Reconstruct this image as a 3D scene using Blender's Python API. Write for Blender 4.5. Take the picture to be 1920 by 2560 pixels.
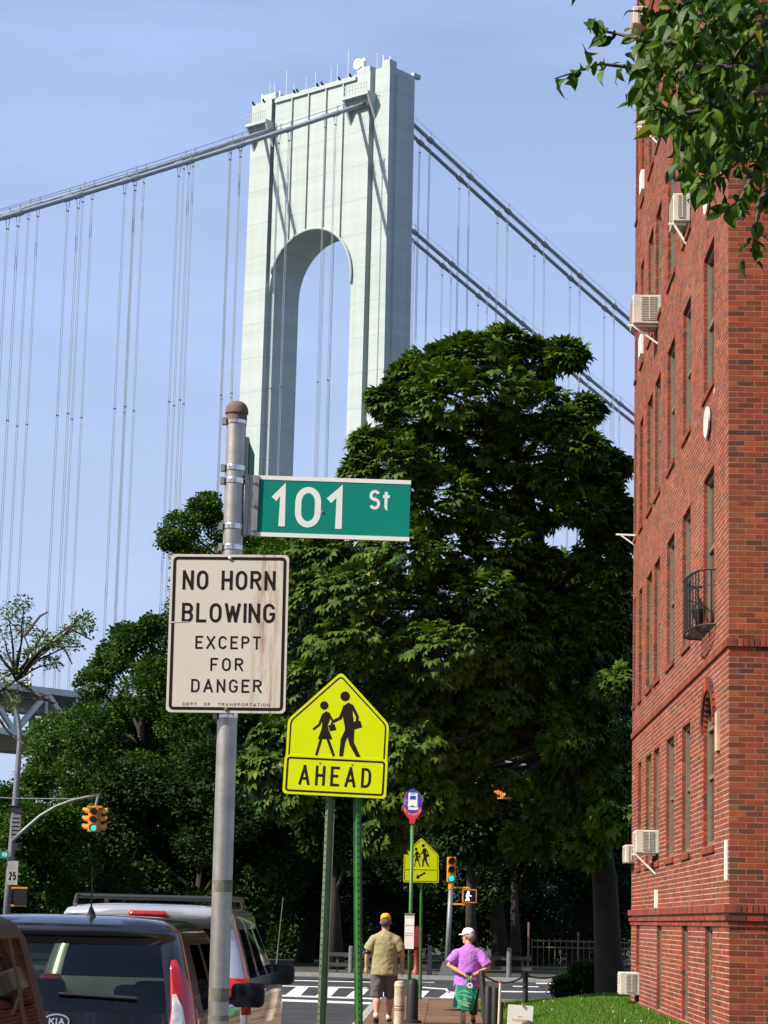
import bpy, math, random
import numpy as np
from mathutils import Vector, Matrix
R = math.radians
rng = np.random.default_rng(11); random.seed(11)
scene = bpy.context.scene
for o in list(bpy.data.objects): bpy.data.objects.remove(o)

# ------------------------------------------------------------------ camera
F_PX, YAW, PITCH, ROLL, CAM = 5793.0, R(1.7105), R(9.9943), R(1.4376), np.array([0, 0, 1.66])
def cam_axes():
    cy, sy, cp, sp = math.cos(YAW), math.sin(YAW), math.cos(PITCH), math.sin(PITCH)
    fwd = np.array([-sy*cp, cy*cp, sp]); rt = np.array([cy, sy, 0.0]); up = np.cross(rt, fwd)
    c, s = math.cos(ROLL), math.sin(ROLL)
    return c*rt+s*up, -s*rt+c*up, fwd
RT, UP, FW = cam_axes()
cd = bpy.data.cameras.new('camera'); cam = bpy.data.objects.new('camera', cd)
scene.collection.objects.link(cam); scene.camera = cam
cd.sensor_fit = 'VERTICAL'; cd.sensor_height = 36; cd.sensor_width = 36
cd.lens = F_PX/2560*36; cd.clip_start = 0.1; cd.clip_end = 9000
cam.matrix_world = Matrix(((RT[0], UP[0], -FW[0], CAM[0]), (RT[1], UP[1], -FW[1], CAM[1]), (RT[2], UP[2], -FW[2], CAM[2]), (0, 0, 0, 1)))
scene.render.resolution_x, scene.render.resolution_y = 768, 1024

# ------------------------------------------------------------------ sky, sun, exposure
SUN_TO = Vector((-1.0, -0.48, 1.0)).normalized()          # towards the sun
world = bpy.data.worlds.new('World'); scene.world = world; world.use_nodes = True
wn, wl = world.node_tree.nodes, world.node_tree.links
bg = wn['Background']; sky = wn.new('ShaderNodeTexSky'); sky.sky_type = 'NISHITA'; sky.sun_disc = False
sky.sun_elevation = math.asin(SUN_TO.z); sky.sun_rotation = math.atan2(SUN_TO.x, SUN_TO.y)
sky.altitude = 10; sky.air_density = 1.0; sky.dust_density = 1.8; sky.ozone_density = 2.0
tc = wn.new('ShaderNodeTexCoord'); mp = wn.new('ShaderNodeMapping'); mp.inputs['Scale'].default_value = (2.0, 2.0, 9.0); mp.inputs['Rotation'].default_value = (0.25, 0.35, 0.5)
nz = wn.new('ShaderNodeTexNoise'); nz.inputs['Scale'].default_value = 2.2; nz.inputs['Detail'].default_value = 7; nz.inputs['Roughness'].default_value = 0.55
rp = wn.new('ShaderNodeValToRGB'); rp.color_ramp.elements[0].position = 0.42; rp.color_ramp.elements[1].position = 0.85
rp.color_ramp.elements[0].color = (0, 0, 0, 1); rp.color_ramp.elements[1].color = (1, 1, 1, 1)
mx = wn.new('ShaderNodeMix'); mx.data_type = 'RGBA'
mfac = wn.new('ShaderNodeMath'); mfac.operation = 'MULTIPLY'; mfac.inputs[1].default_value = 0.36
wl.new(tc.outputs['Generated'], mp.inputs['Vector']); wl.new(mp.outputs['Vector'], nz.inputs['Vector'])
wl.new(nz.outputs['Fac'], rp.inputs['Fac']); wl.new(rp.outputs['Color'], mfac.inputs[0]); mad = wn.new('ShaderNodeMath'); mad.operation = 'ADD'; mad.inputs[1].default_value = 0.28; wl.new(mfac.outputs[0], mad.inputs[0]); wl.new(mad.outputs[0], mx.inputs['Factor'])
wl.new(sky.outputs['Color'], mx.inputs[6]); mx.inputs[7].default_value = (4.3, 5.4, 9.2, 1)
sz = wn.new('ShaderNodeSeparateXYZ'); hz = wn.new('ShaderNodeMapRange'); hz.inputs['From Min'].default_value = 0.45; hz.inputs['From Max'].default_value = 0.0; hz.inputs['To Min'].default_value = 0.0; hz.inputs['To Max'].default_value = 0.72   # paler air towards the horizon
hm = wn.new('ShaderNodeMix'); hm.data_type = 'RGBA'; hm.inputs[7].default_value = (4.0, 4.6, 6.3, 1)
wl.new(tc.outputs['Generated'], sz.inputs[0]); wl.new(sz.outputs[2], hz.inputs['Value']); wl.new(hz.outputs['Result'], hm.inputs['Factor']); wl.new(mx.outputs[2], hm.inputs[6])
wl.new(hm.outputs[2], bg.inputs['Color']); bg.inputs['Strength'].default_value = 0.088
sd = bpy.data.lights.new('sun', 'SUN'); sun = bpy.data.objects.new('sun', sd); scene.collection.objects.link(sun)
sd.energy = 5.0; sd.angle = R(0.53); sd.color = (1.0, 0.90, 0.76)
sun.rotation_euler = SUN_TO.to_track_quat('Z', 'Y').to_euler(); sun.location = (-60, -30, 60)
vs = scene.view_settings; vs.view_transform = 'Standard'; vs.look = 'None'; vs.gamma = 1; vs.use_curve_mapping = False; vs.exposure = 0.75
scene.render.engine = 'CYCLES'
try:
    scene.cycles.max_bounces = 6; scene.cycles.transparent_max_bounces = 8
except Exception: pass

# ------------------------------------------------------------------ helpers
COL = scene.collection
def ray(px, py):
    d = RT*((px-960)/F_PX) - UP*((py-1280)/F_PX) + FW
    return d/np.linalg.norm(d)
def PY(px, py, Y): r = ray(px, py); return CAM + r*(Y/r[1])        # photo pixel -> point on the plane y = Y
def PX(px, py, X): r = ray(px, py); return CAM + r*(X/r[0])
def PZ(px, py, Z): r = ray(px, py); return CAM + r*((Z-CAM[2])/r[2])

def N(nt, t, **kw):
    n = nt.nodes.new(t)
    for k, v in kw.items():
        if hasattr(n, k): setattr(n, k, v)
        else: n.inputs[k].default_value = v
    return n
def mat(name, col, rough=0.6, metal=0.0, var=0.25, scale=6.0, bump=0.0, bscale=40.0, coat=0.0, col2=None, spec=0.5, emis=None, estr=0.0, island=0.0, coords='Object'):
    """principled material whose colour is broken up by noise (and per island / per object) and whose relief is a fine bump"""
    m = bpy.data.materials.new(name); m.use_nodes = True; nt = m.node_tree; b = nt.nodes['Principled BSDF']
    c = (*col, 1); c2 = (*(col2 if col2 else tuple(x*(1-var) for x in col)), 1)
    t = N(nt, 'ShaderNodeTexCoord'); n = N(nt, 'ShaderNodeTexNoise', Scale=scale, Detail=6.0, Roughness=0.6)
    nt.links.new(t.outputs[coords], n.inputs['Vector'])
    r = N(nt, 'ShaderNodeValToRGB'); r.color_ramp.elements[0].position = 0.35; r.color_ramp.elements[1].position = 0.65
    r.color_ramp.elements[0].color = c; r.color_ramp.elements[1].color = c2
    nt.links.new(n.outputs['Fac'], r.inputs['Fac']); out = r.outputs['Color']
    if island:
        g = N(nt, 'ShaderNodeNewGeometry'); oi = N(nt, 'ShaderNodeObjectInfo'); a = N(nt, 'ShaderNodeMath', operation='ADD'); fr = N(nt, 'ShaderNodeMath', operation='FRACT')
        nt.links.new(g.outputs['Random Per Island'], a.inputs[0]); nt.links.new(oi.outputs['Random'], a.inputs[1]); nt.links.new(a.outputs[0], fr.inputs[0])
        hs = N(nt, 'ShaderNodeHueSaturation'); mr = N(nt, 'ShaderNodeMapRange'); mr.inputs['To Min'].default_value = 1-island; mr.inputs['To Max'].default_value = 1+island
        nt.links.new(fr.outputs[0], mr.inputs['Value']); nt.links.new(mr.outputs['Result'], hs.inputs['Value']); nt.links.new(out, hs.inputs['Color']); out = hs.outputs['Color']
    nt.links.new(out, b.inputs['Base Color'])
    b.inputs['Roughness'].default_value = rough; b.inputs['Metallic'].default_value = metal; b.inputs['Coat Weight'].default_value = coat
    b.inputs['Specular IOR Level'].default_value = spec
    if emis: b.inputs['Emission Color'].default_value = (*emis, 1); b.inputs['Emission Strength'].default_value = estr
    if bump:
        bn = N(nt, 'ShaderNodeTexNoise', Scale=bscale, Detail=5.0); bp = N(nt, 'ShaderNodeBump', Strength=bump, Distance=0.01)
        nt.links.new(t.outputs[coords], bn.inputs['Vector']); nt.links.new(bn.outputs['Fac'], bp.inputs['Height']); nt.links.new(bp.outputs['Normal'], b.inputs['Normal'])
    return m
def leaf_mat(name, col, col2, rough=0.42, trans=0.3, spec=0.4):
    m = bpy.data.materials.new(name); m.use_nodes = True; nt = m.node_tree; b = nt.nodes['Principled BSDF']; o = nt.nodes['Material Output']
    g = N(nt, 'ShaderNodeNewGeometry'); oi = N(nt, 'ShaderNodeObjectInfo'); a = N(nt, 'ShaderNodeMath', operation='ADD'); fr = N(nt, 'ShaderNodeMath', operation='FRACT')
    nt.links.new(g.outputs['Random Per Island'], a.inputs[0]); nt.links.new(oi.outputs['Random'], a.inputs[1]); nt.links.new(a.outputs[0], fr.inputs[0])
    r = N(nt, 'ShaderNodeValToRGB'); r.color_ramp.elements[0].color = (*col, 1); r.color_ramp.elements[1].color = (*col2, 1)
    r.color_ramp.elements[0].position = 0.1
    e = r.color_ramp.elements.new(0.965); e.color = (*col2, 1); r.color_ramp.elements[2].position = 1.0; r.color_ramp.elements[2].color = (col2[0]*2.4, col2[1]*1.35, col2[2], 1)
    nt.links.new(fr.outputs[0], r.inputs['Fac']); nt.links.new(r.outputs['Color'], b.inputs['Base Color'])
    b.inputs['Roughness'].default_value = rough; b.inputs['Specular IOR Level'].default_value = spec
    t = N(nt, 'ShaderNodeBsdfTranslucent'); hs = N(nt, 'ShaderNodeHueSaturation', Saturation=1.15, Value=1.3); nt.links.new(r.outputs['Color'], hs.inputs['Color']); nt.links.new(hs.outputs['Color'], t.inputs['Color'])
    mi = N(nt, 'ShaderNodeMixShader', Fac=trans); nt.links.new(b.outputs['BSDF'], mi.inputs[1]); nt.links.new(t.outputs['BSDF'], mi.inputs[2]); nt.links.new(mi.outputs['Shader'], o.inputs['Surface'])
    return m
def glass_mat(name, tint=(0.12, 0.14, 0.15), refl=0.12, fres=1.0):
    m = bpy.data.materials.new(name); m.use_nodes = True; nt = m.node_tree; o = nt.nodes['Material Output']; nt.nodes.remove(nt.nodes['Principled BSDF'])
    g = N(nt, 'ShaderNodeBsdfGlossy', Roughness=0.02); g.inputs['Color'].default_value = (0.9, 0.93, 1, 1)
    t = N(nt, 'ShaderNodeBsdfTransparent'); t.inputs['Color'].default_value = (*tint, 1)
    f = N(nt, 'ShaderNodeFresnel', IOR=1.5); no = N(nt, 'ShaderNodeTexNoise', Scale=3.0); mr = N(nt, 'ShaderNodeMapRange'); mr.inputs['To Min'].default_value = refl*0.3; mr.inputs['To Max'].default_value = refl*0.5
    hf = N(nt, 'ShaderNodeMath', operation='MULTIPLY'); hf.inputs[1].default_value = fres; nt.links.new(f.outputs['Fac'], hf.inputs[0]); ad = N(nt, 'ShaderNodeMath', operation='ADD'); nt.links.new(no.outputs['Fac'], mr.inputs['Value']); nt.links.new(hf.outputs[0], ad.inputs[0]); nt.links.new(mr.outputs['Result'], ad.inputs[1])
    mi = N(nt, 'ShaderNodeMixShader'); nt.links.new(ad.outputs[0], mi.inputs['Fac']); nt.links.new(t.outputs['BSDF'], mi.inputs[1]); nt.links.new(g.outputs['BSDF'], mi.inputs[2]); nt.links.new(mi.outputs['Shader'], o.inputs['Surface'])
    return m

ROOT = {}
def tag(o, label=None, cat=None, group=None, kind=None):
    if label: o['label'] = label
    if cat: o['category'] = cat
    if group: o['group'] = group
    if kind: o['kind'] = kind
    return o
def thing(name, label, cat, loc=(0, 0, 0), rotz=0.0, group=None):
    o = bpy.data.objects.new(name, None); COL.objects.link(o); o.empty_display_size = 0.2
    o.location = Vector([float(v) for v in loc]); o.rotation_euler = (0, 0, rotz); ROOT[o.name] = o.location.copy()
    return tag(o, label, cat, group)
def link(o, parent):
    COL.objects.link(o)
    if parent is not None: o.parent = parent; ROOT[o.name] = ROOT[parent.name]
    else: ROOT[o.name] = Vector((0, 0, 0))
    return o
def mesh_np(name, V, Fc, m):
    """V (n,3); Fc (k,3) or (k,4) numpy index arrays"""
    me = bpy.data.meshes.new(name); V = np.asarray(V, dtype=np.float32); Fc = np.asarray(Fc, dtype=np.int32); k = Fc.shape[1]
    me.vertices.add(len(V)); me.vertices.foreach_set('co', V.ravel()); me.loops.add(Fc.size); me.loops.foreach_set('vertex_index', Fc.ravel())
    me.polygons.add(len(Fc)); me.polygons.foreach_set('loop_start', np.arange(0, Fc.size, k, dtype=np.int32)); me.polygons.foreach_set('loop_total', np.full(len(Fc), k, dtype=np.int32))
    me.update(calc_edges=True); me.materials.append(m); me.shade_flat(); return me
class MB:
    def __init__(s): s.v = []; s.f = []
    def add(s, vs_, fs):
        k = len(s.v); s.v += [tuple(float(c) for c in p) for p in vs_]; s.f += [tuple(i+k for i in f) for f in fs]; return s
    def box(s, a, b):
        (x0, y0, z0), (x1, y1, z1) = a, b
        return s.add([(x0, y0, z0), (x1, y0, z0), (x1, y1, z0), (x0, y1, z0), (x0, y0, z1), (x1, y0, z1), (x1, y1, z1), (x0, y1, z1)],
                     [(0, 3, 2, 1), (4, 5, 6, 7), (0, 1, 5, 4), (1, 2, 6, 5), (2, 3, 7, 6), (3, 0, 4, 7)])
    def obox(s, c, ax, ay, az):
        c, ax, ay, az = [np.array(q, float) for q in (c, ax, ay, az)]
        vv = [c+i*ax+j*ay+k*az for k in (-1, 1) for (i, j) in ((-1, -1), (1, -1), (1, 1), (-1, 1))]
        return s.add(vv, [(0, 3, 2, 1), (4, 5, 6, 7), (0, 1, 5, 4), (1, 2, 6, 5), (2, 3, 7, 6), (3, 0, 4, 7)])
    def bar(s, p0, p1, w, h=None, up=(0, 0, 1)):
        p0, p1, up = np.array(p0, float), np.array(p1, float), np.array(up, float); d = p1-p0; L = np.linalg.norm(d); d /= L
        if abs(d@up) > 0.98: up = np.array((1.0, 0, 0))
        a = np.cross(d, up); a /= np.linalg.norm(a); b = np.cross(a, d)
        return s.obox((p0+p1)/2, d*L/2, a*w/2, b*(h or w)/2)
    def tube(s, path, rad, n=8, caps=True, sq=1.0):
        path = [np.array(p, float) for p in path]
        if not hasattr(rad, '__len__'): rad = [rad]*len(path)
        ref = None; k0 = len(s.v); nn = len(path)
        for i, p in enumerate(path):
            d = path[min(i+1, nn-1)]-path[max(i-1, 0)]; d = d/(np.linalg.norm(d)+1e-9)
            if ref is None:
                ref = np.array((1.0, 0, 0)) if abs(d[0]) < 0.8 else np.array((0, 1.0, 0))
            a = ref-d*(ref@d); a /= np.linalg.norm(a)+1e-9; b = np.cross(d, a); ref = a
            r = rad[i]; ra, rb = (r if hasattr(r, '__len__') else (r, r*sq))
            for j in range(n):
                t = 2*math.pi*j/n; s.v.append(tuple(p+a*ra*math.cos(t)+b*rb*math.sin(t)))
        for i in range(nn-1):
            for j in range(n):
                q = k0+i*n; s.f.append((q+j, q+(j+1) % n, q+n+(j+1) % n, q+n+j))
        if caps:
            s.f.append(tuple(k0+j for j in range(n))[::-1]); s.f.append(tuple(k0+(nn-1)*n+j for j in range(n)))
        return s
    def lathe(s, c, prof, n=20):
        """prof: list of (radius, z) going up"""
        return s.tube([(c[0], c[1], c[2]+z) for r, z in prof], [max(r, 1e-4) for r, z in prof], n)
    def prism(s, poly, O, a, b, n, d0, d1):
        """polygon of (u, v) on the frame O, a, b; from depth d0 to d1 along n"""
        O, a, b, n = [np.array(q, float) for q in (O, a, b, n)]; k = len(poly)
        vv = [O+a*u+b*v+n*d0 for u, v in poly]+[O+a*u+b*v+n*d1 for u, v in poly]
        fs = [tuple(range(k))[::-1], tuple(range(k, 2*k))]+[(i, (i+1) % k, k+(i+1) % k, k+i) for i in range(k)]
        return s.add(vv, fs)
    def flat(s, poly, O, a, b, n, d):
        O, a, b, n = [np.array(q, float) for q in (O, a, b, n)]
        return s.add([O+a*u+b*v+n*d for u, v in poly], [tuple(range(len(poly)))])
    def stroke(s, pts, w, O, a, b, n, d, cap=0.5, closed=False):
        O, a, b, n = [np.array(q, float) for q in (O, a, b, n)]; p = [np.array(q, float) for q in pts]
        if not closed and cap:
            t0 = p[0]-p[1]; t0 /= np.linalg.norm(t0)+1e-9; t1 = p[-1]-p[-2]; t1 /= np.linalg.norm(t1)+1e-9
            p[0] = p[0]+t0*w*cap; p[-1] = p[-1]+t1*w*cap
        k = len(p); Lf, Rg = [], []
        for i in range(k):
            e0 = p[i]-p[i-1] if (i > 0 or closed) else p[1]-p[0]; e1 = p[(i+1) % k]-p[i] if (i < k-1 or closed) else p[-1]-p[-2]
            e0 = e0/(np.linalg.norm(e0)+1e-9); e1 = e1/(np.linalg.norm(e1)+1e-9)
            n0 = np.array((-e0[1], e0[0])); n1 = np.array((-e1[1], e1[0])); mvec = n0+n1; l = np.linalg.norm(mvec)
            mvec = n0 if l < 1e-3 else mvec/l; q = w/2/max(0.45, mvec@n0)
            Lf.append(p[i]+mvec*q); Rg.append(p[i]-mvec*q)
        vv = [O+a*q[0]+b*q[1]+n*d for q in Lf+Rg]; m_ = k if closed else k-1
        return s.add(vv, [(i, k+i, k+(i+1) % k, (i+1) % k) for i in range(m_)])
    def build(s, name, m, parent=None, smooth=False, local=False, kind=None, label=None):
        off = Vector((0, 0, 0)) if (local or parent is None) else ROOT[parent.name]
        me = bpy.data.meshes.new(name); me.from_pydata([(x-off.x, y-off.y, z-off.z) for x, y, z in s.v], [], s.f); me.update()
        for q in (m if isinstance(m, list) else [m]): me.materials.append(q)
        if smooth:
            for p in me.polygons: p.use_smooth = True
        o = link(bpy.data.objects.new(name, me), parent)
        if kind: o['kind'] = kind
        if label: o['label'] = label
        return o
def smooth_by_angle(o, ang=40):
    me = o.data
    for p in me.polygons: p.use_smooth = True
    try: me.set_sharp_from_angle(angle=R(ang))
    except Exception: pass
    return o
def struct(name, b, m, parent=None):
    o = b.build(name, m, parent)
    if parent is None: o['kind'] = 'structure'
    return o
def rrect(x0, y0, x1, y1, r, n=5):
    out = []
    for cx, cy, a0 in ((x1-r, y1-r, 0), (x0+r, y1-r, 90), (x0+r, y0+r, 180), (x1-r, y0+r, 270)):
        for i in range(n+1):
            t = R(a0+90*i/n); out.append((cx+r*math.cos(t), cy+r*math.sin(t)))
    return out
def arc(cx, cy, rx, ry, a0, a1, n=10): return [(cx+rx*math.cos(R(a0+(a1-a0)*i/n)), cy+ry*math.sin(R(a0+(a1-a0)*i/n))) for i in range(n+1)]
# monoline road-sign lettering: centre lines in a unit box
def glyphs():
    O_ = arc(.5, .66, .5, .34, 0, 180)+arc(.5, .34, .5, .34, 180, 360)
    return {
     'A': (.92, [[(0, 0), (.5, 1)], [(.5, 1), (1, 0)], [(.19, .3), (.81, .3)]]), 'B': (.78, [[(0, .53), (.55, .53)]+arc(.55, .765, .42, .235, -90, 90)[1:]+[(0, 1), (0, 0), (.55, 0)]+arc(.55, .265, .45, .265, -90, 90)[1:]]),
     'C': (.82, [arc(.5, .68, .5, .32, 15, 180)+arc(.5, .32, .5, .32, 180, 345)]), 'D': (.8, [[(.45, 1), (0, 1), (0, 0), (.45, 0)]+arc(.45, .35, .55, .35, -90, 0)[1:]+arc(.45, .65, .55, .35, 0, 90)]),
     'E': (.72, [[(1, 1), (0, 1), (0, 0), (1, 0)], [(0, .52), (.8, .52)]]), 'F': (.7, [[(1, 1), (0, 1), (0, 0)], [(0, .5), (.8, .5)]]),
     'G': (.84, [arc(.5, .68, .5, .32, 15, 180)+arc(.5, .32, .5, .32, 180, 360)+[(1, .45), (.55, .45)]]), 'H': (.8, [[(0, 0), (0, 1)], [(1, 0), (1, 1)], [(0, .52), (1, .52)]]),
     'I': (.0, [[(.5, 0), (.5, 1)]]), 'K': (.82, [[(0, 0), (0, 1)], [(1, 1), (0, .38)], [(.3, .58), (1, 0)]]), 'L': (.7, [[(0, 1), (0, 0), (1, 0)]]),
     'N': (.8, [[(0, 0), (0, 1)], [(.04, .96), (.96, .04)], [(1, 0), (1, 1)]]), 'O': (.84, ['closed', O_]), '0': (.78, ['closed', O_]), 'P': (.76, [[(0, 0), (0, 1), (.55, 1)]+arc(.55, .75, .45, .25, 90, -90)[1:]+[(0, .5)]]),
     'R': (.8, [[(0, 0), (0, 1), (.55, 1)]+arc(.55, .76, .45, .24, 90, -90)[1:]+[(0, .52)], [(.5, .5), (1, 0)]]), 'S': (.78, [arc(.5, .76, .48, .24, 25, 180)+arc(.5, .74, .48, .22, 180, 270)[1:]+arc(.5, .26, .5, .26, 90, 0)[0:]+arc(.5, .26, .5, .26, 0, -155)[1:]]),
     'T': (.74, [[(0, 1), (1, 1)], [(.5, 1), (.5, 0)]]), 'U': (.8, [[(0, 1)]+arc(.5, .32, .5, .32, 180, 360)+[(1, 1)]]), 'V': (.85, [[(0, 1), (.5, 0), (1, 1)]]),
     'W': (1.15, [[(0, 1), (.25, .03)], [(.25, .03), (.5, .85)], [(.5, .85), (.75, .03)], [(.75, .03), (1, 1)]]), 'X': (.85, [[(0, 0), (1, 1)], [(0, 1), (1, 0)]]),
     '1': (.3, [[(0, .78), (1, 1), (1, 0)]]), '2': (.76, [arc(.5, .72, .48, .28, 165, -25)+[(0, 0), (1, 0)]]), '5': (.76, [[(.95, 1), (.1, 1), (.02, .55)]+arc(.48, .32, .52, .32, 120, -160)]),
     't': (.5, [[(.4, 1)]+[(.4, .2)]+arc(.75, .2, .35, .2, 180, 280)[1:], [(0, .72), (.95, .72)]])}
GL = glyphs()
def text(mb, s, u0, u1, v0, v1, O, a, b, n, d, sw=.15, gap=None):
    """letters filling u0..u1 by v0..v1 on the frame; sw = stroke over letter height"""
    h = v1-v0; w = sw*h; wid = [GL[c][0]*1.0 if c != ' ' else .35 for c in s]; k = len(s)
    adv = [(x+sw) for x in wid]; tot = sum(adv); g = 0.22 if gap is None else gap
    full = tot+g*(k-1); sx = (u1-u0)/full; u = u0
    for c, ad, x in zip(s, adv, wid):
        if c != ' ':
            pl = GL[c][1]; cl = pl[0] == 'closed'; wu = max(0.0, ad*sx-w)
            for li, line in enumerate(pl[1:] if cl else pl):
                pts = [(u+w/2+q[0]*wu, v0+w/2+q[1]*(h-w)) for q in line]
                mb.stroke(pts, w, O, a, b, n, d+li*1.2e-4, cap=0.5 if len(line) < 8 else 0.0, closed=cl)
        u += (ad+g)*sx
    return mb
def letters(s, u0, u1, v0, v1, O, a, b, n, d, sw, gap, m, parent, local=False):
    """the same, each letter a part of its own"""
    h = v1-v0; g = 0.22 if gap is None else gap; adv = [(GL[c][0] if c != ' ' else .35)+sw for c in s]; sx = (u1-u0)/(sum(adv)+g*(len(s)-1)); u = u0
    for c, ad in zip(s, adv):
        if c != ' ': _letter(c, u, u+ad*sx, v0, v1, O, a, b, n, d, sw, m, parent, local)
        u += (ad+g)*sx
def _letter(c, u0, u1, v0, v1, O, a, b, n, d, sw, m, parent, local):
    mb = MB(); text(mb, c, u0, u1, v0, v1, O, a, b, n, d, sw); mb.build('letter', m, parent, local=local)
# ------------------------------------------------------------------ materials
M = {}
M['asphalt'] = mat('asphalt', (.052, .053, .056), .85, var=.35, scale=1.2, bump=.35, bscale=160, spec=.12)
M['concrete'] = mat('concrete', (.16, .103, .067), .85, var=.28, scale=2.5, bump=.25, bscale=120, island=.1, spec=.1)
M['joint'] = mat('pavement_joint', (.12, .10, .085), .9, scale=9)
M['kerb'] = mat('kerb_stone', (.34, .33, .31), .8, var=.3, scale=5, bump=.2)
M['paint'] = mat('road_paint', (.72, .72, .70), .7, var=.45, scale=7, bump=.1)
M['soil'] = mat('shaded_soil', (.045, .05, .025), .95, var=.5, scale=.5, bump=.4, bscale=20)
M['lawn'] = mat('lawn_turf', (.06, .12, .014), .9, col2=(.09, .095, .03), scale=1.5, bump=.5, bscale=60)
M['blade'] = leaf_mat('grass_blade', (.05, .135, .010), (.12, .22, .022), .6, .25, .2)
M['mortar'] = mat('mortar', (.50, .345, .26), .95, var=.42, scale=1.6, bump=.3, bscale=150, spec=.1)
M['steel'] = mat('bridge_paint', (.50, .545, .52), .62, var=.16, scale=.05, bump=0.0)
M['rope'] = mat('suspender_rope', (.22, .26, .32), .6, var=.1, scale=.3)
M['bracket_shade'] = None
M['cable'] = mat('cable_paint', (.24, .27, .30), .55, var=.15, scale=.3)
M['galv'] = mat('galvanised_steel', (.42, .40, .37), .42, .75, var=.25, scale=14, bump=.05, bscale=60)
M['galv_far'] = mat('weathered_pole_steel', (.19, .195, .205), .5, .3, var=.2, scale=6)
M['black'] = mat('black_print', (.014, .009, .009), .75, scale=30, spec=.15)
M['iron'] = mat('black_iron', (.011, .010, .011), .6, var=.3, scale=30, bump=.1)
M['white'] = mat('white_enamel', (.80, .79, .76), .45, var=.08, scale=5)
M['ivory'] = mat('ivory_plastic', (.60, .56, .48), .55, var=.28, scale=4)
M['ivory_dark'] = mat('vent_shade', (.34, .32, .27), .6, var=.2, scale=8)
M['frame'] = mat('olive_window_frame', (.17, .145, .10), .55, var=.2, scale=8)
M['yellow_green'] = mat('fluorescent_sheeting', (.53, .62, .0), .6, var=.03, scale=4, spec=.1)
M['green_post'] = mat('green_post_paint', (.05, .17, .04), .45, var=.35, scale=9, bump=.1)
M['olive_post'] = mat('weathered_green_post', (.11, .15, .075), .55, var=.35, scale=9, bump=.1)
M['signal_yellow'] = mat('signal_yellow', (.62, .25, .015), .5, var=.25, scale=8)
M['dark'] = mat('dark_lens', (.012, .010, .010), .3, scale=8)
M['rust'] = mat('rusted_iron', (.16, .10, .07), .8, var=.4, scale=25, bump=.3)
M['tape'] = mat('worn_tape', (.17, .155, .125), .7, var=.4, scale=30)
M['glass'] = glass_mat('window_glass', (.05, .06, .06), .3)
M['shade_toned_bark'] = mat('shade_toned_bark', (.035, .026, .02), .95, var=.5, scale=5, bump=.8, bscale=22)  # copy of the bark with the shade under the crowns put into its colour
M['bark'] = mat('bark', (.085, .06, .042), .95, var=.5, scale=5, bump=.8, bscale=22)
M['twig'] = mat('twig_bark', (.085, .05, .035), .8, var=.3, scale=20)

def brick_material(name='red_brick', bloom=.12):
    m = bpy.data.materials.new(name); m.use_nodes = True; nt = m.node_tree; b = nt.nodes['Principled BSDF']; L = nt.links.new
    g = N(nt, 'ShaderNodeNewGeometry'); oi = N(nt, 'ShaderNodeObjectInfo'); a = N(nt, 'ShaderNodeMath', operation='ADD'); fr = N(nt, 'ShaderNodeMath', operation='FRACT')
    L(g.outputs['Random Per Island'], a.inputs[0]); L(oi.outputs['Random'], a.inputs[1]); L(a.outputs[0], fr.inputs[0])
    r = N(nt, 'ShaderNodeValToRGB'); r.color_ramp.interpolation = 'LINEAR'
    cols = [(0, (.20, .034, .020)), (.2, (.27, .050, .025)), (.34, (.135, .030, .022)), (.46, (.23, .040, .021)), (.58, (.075, .028, .027)), (.68, (.175, .032, .020)), (.80, (.32, .066, .028)), (.90, (.065, .030, .033)), (1, (.215, .036, .021))]
    e = r.color_ramp.elements; e[0].position, e[0].color = 0, (*cols[0][1], 1); e[1].position, e[1].color = 1, (*cols[-1][1], 1)
    for p, c in cols[1:-1]: q = e.new(p); q.color = (*c, 1)
    L(fr.outputs[0], r.inputs['Fac'])
    n = N(nt, 'ShaderNodeTexNoise', Scale=26.0, Detail=6.0, Roughness=.7); L(g.outputs['Position'], n.inputs['Vector'])
    mr = N(nt, 'ShaderNodeMapRange'); mr.inputs['To Min'].default_value = .5; mr.inputs['To Max'].default_value = 1.4; L(n.outputs['Fac'], mr.inputs['Value'])
    hs = N(nt, 'ShaderNodeHueSaturation'); L(r.outputs['Color'], hs.inputs['Color']); L(mr.outputs['Result'], hs.inputs['Value'])
    # pale bloom in large patches
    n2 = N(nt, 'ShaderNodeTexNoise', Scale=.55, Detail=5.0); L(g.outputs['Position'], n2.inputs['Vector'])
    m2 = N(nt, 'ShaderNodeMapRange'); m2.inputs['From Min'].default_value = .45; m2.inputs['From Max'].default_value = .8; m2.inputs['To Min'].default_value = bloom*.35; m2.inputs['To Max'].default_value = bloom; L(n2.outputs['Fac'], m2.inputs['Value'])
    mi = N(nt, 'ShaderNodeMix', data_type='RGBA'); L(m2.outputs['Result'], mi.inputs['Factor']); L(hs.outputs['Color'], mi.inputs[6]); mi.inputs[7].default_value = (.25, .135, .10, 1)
    L(mi.outputs[2], b.inputs['Base Color']); b.inputs['Roughness'].default_value = .85; b.inputs['Specular IOR Level'].default_value = .1
    n3 = N(nt, 'ShaderNodeTexNoise', Scale=130.0, Detail=4.0); L(g.outputs['Position'], n3.inputs['Vector'])
    bp = N(nt, 'ShaderNodeBump', Strength=.35, Distance=.004); L(n3.outputs['Fac'], bp.inputs['Height']); L(bp.outputs['Normal'], b.inputs['Normal'])
    return m
M['brick'] = brick_material(); M['brick_side'] = brick_material('paler_red_brick', .42)  # side wall copy of the brick, with more of the pale tone mixed in
M['mortar_front'] = mat('tan_mortar', (.31, .175, .105), .95, var=.25, scale=3, bump=.3, bscale=150, spec=.1)

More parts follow.
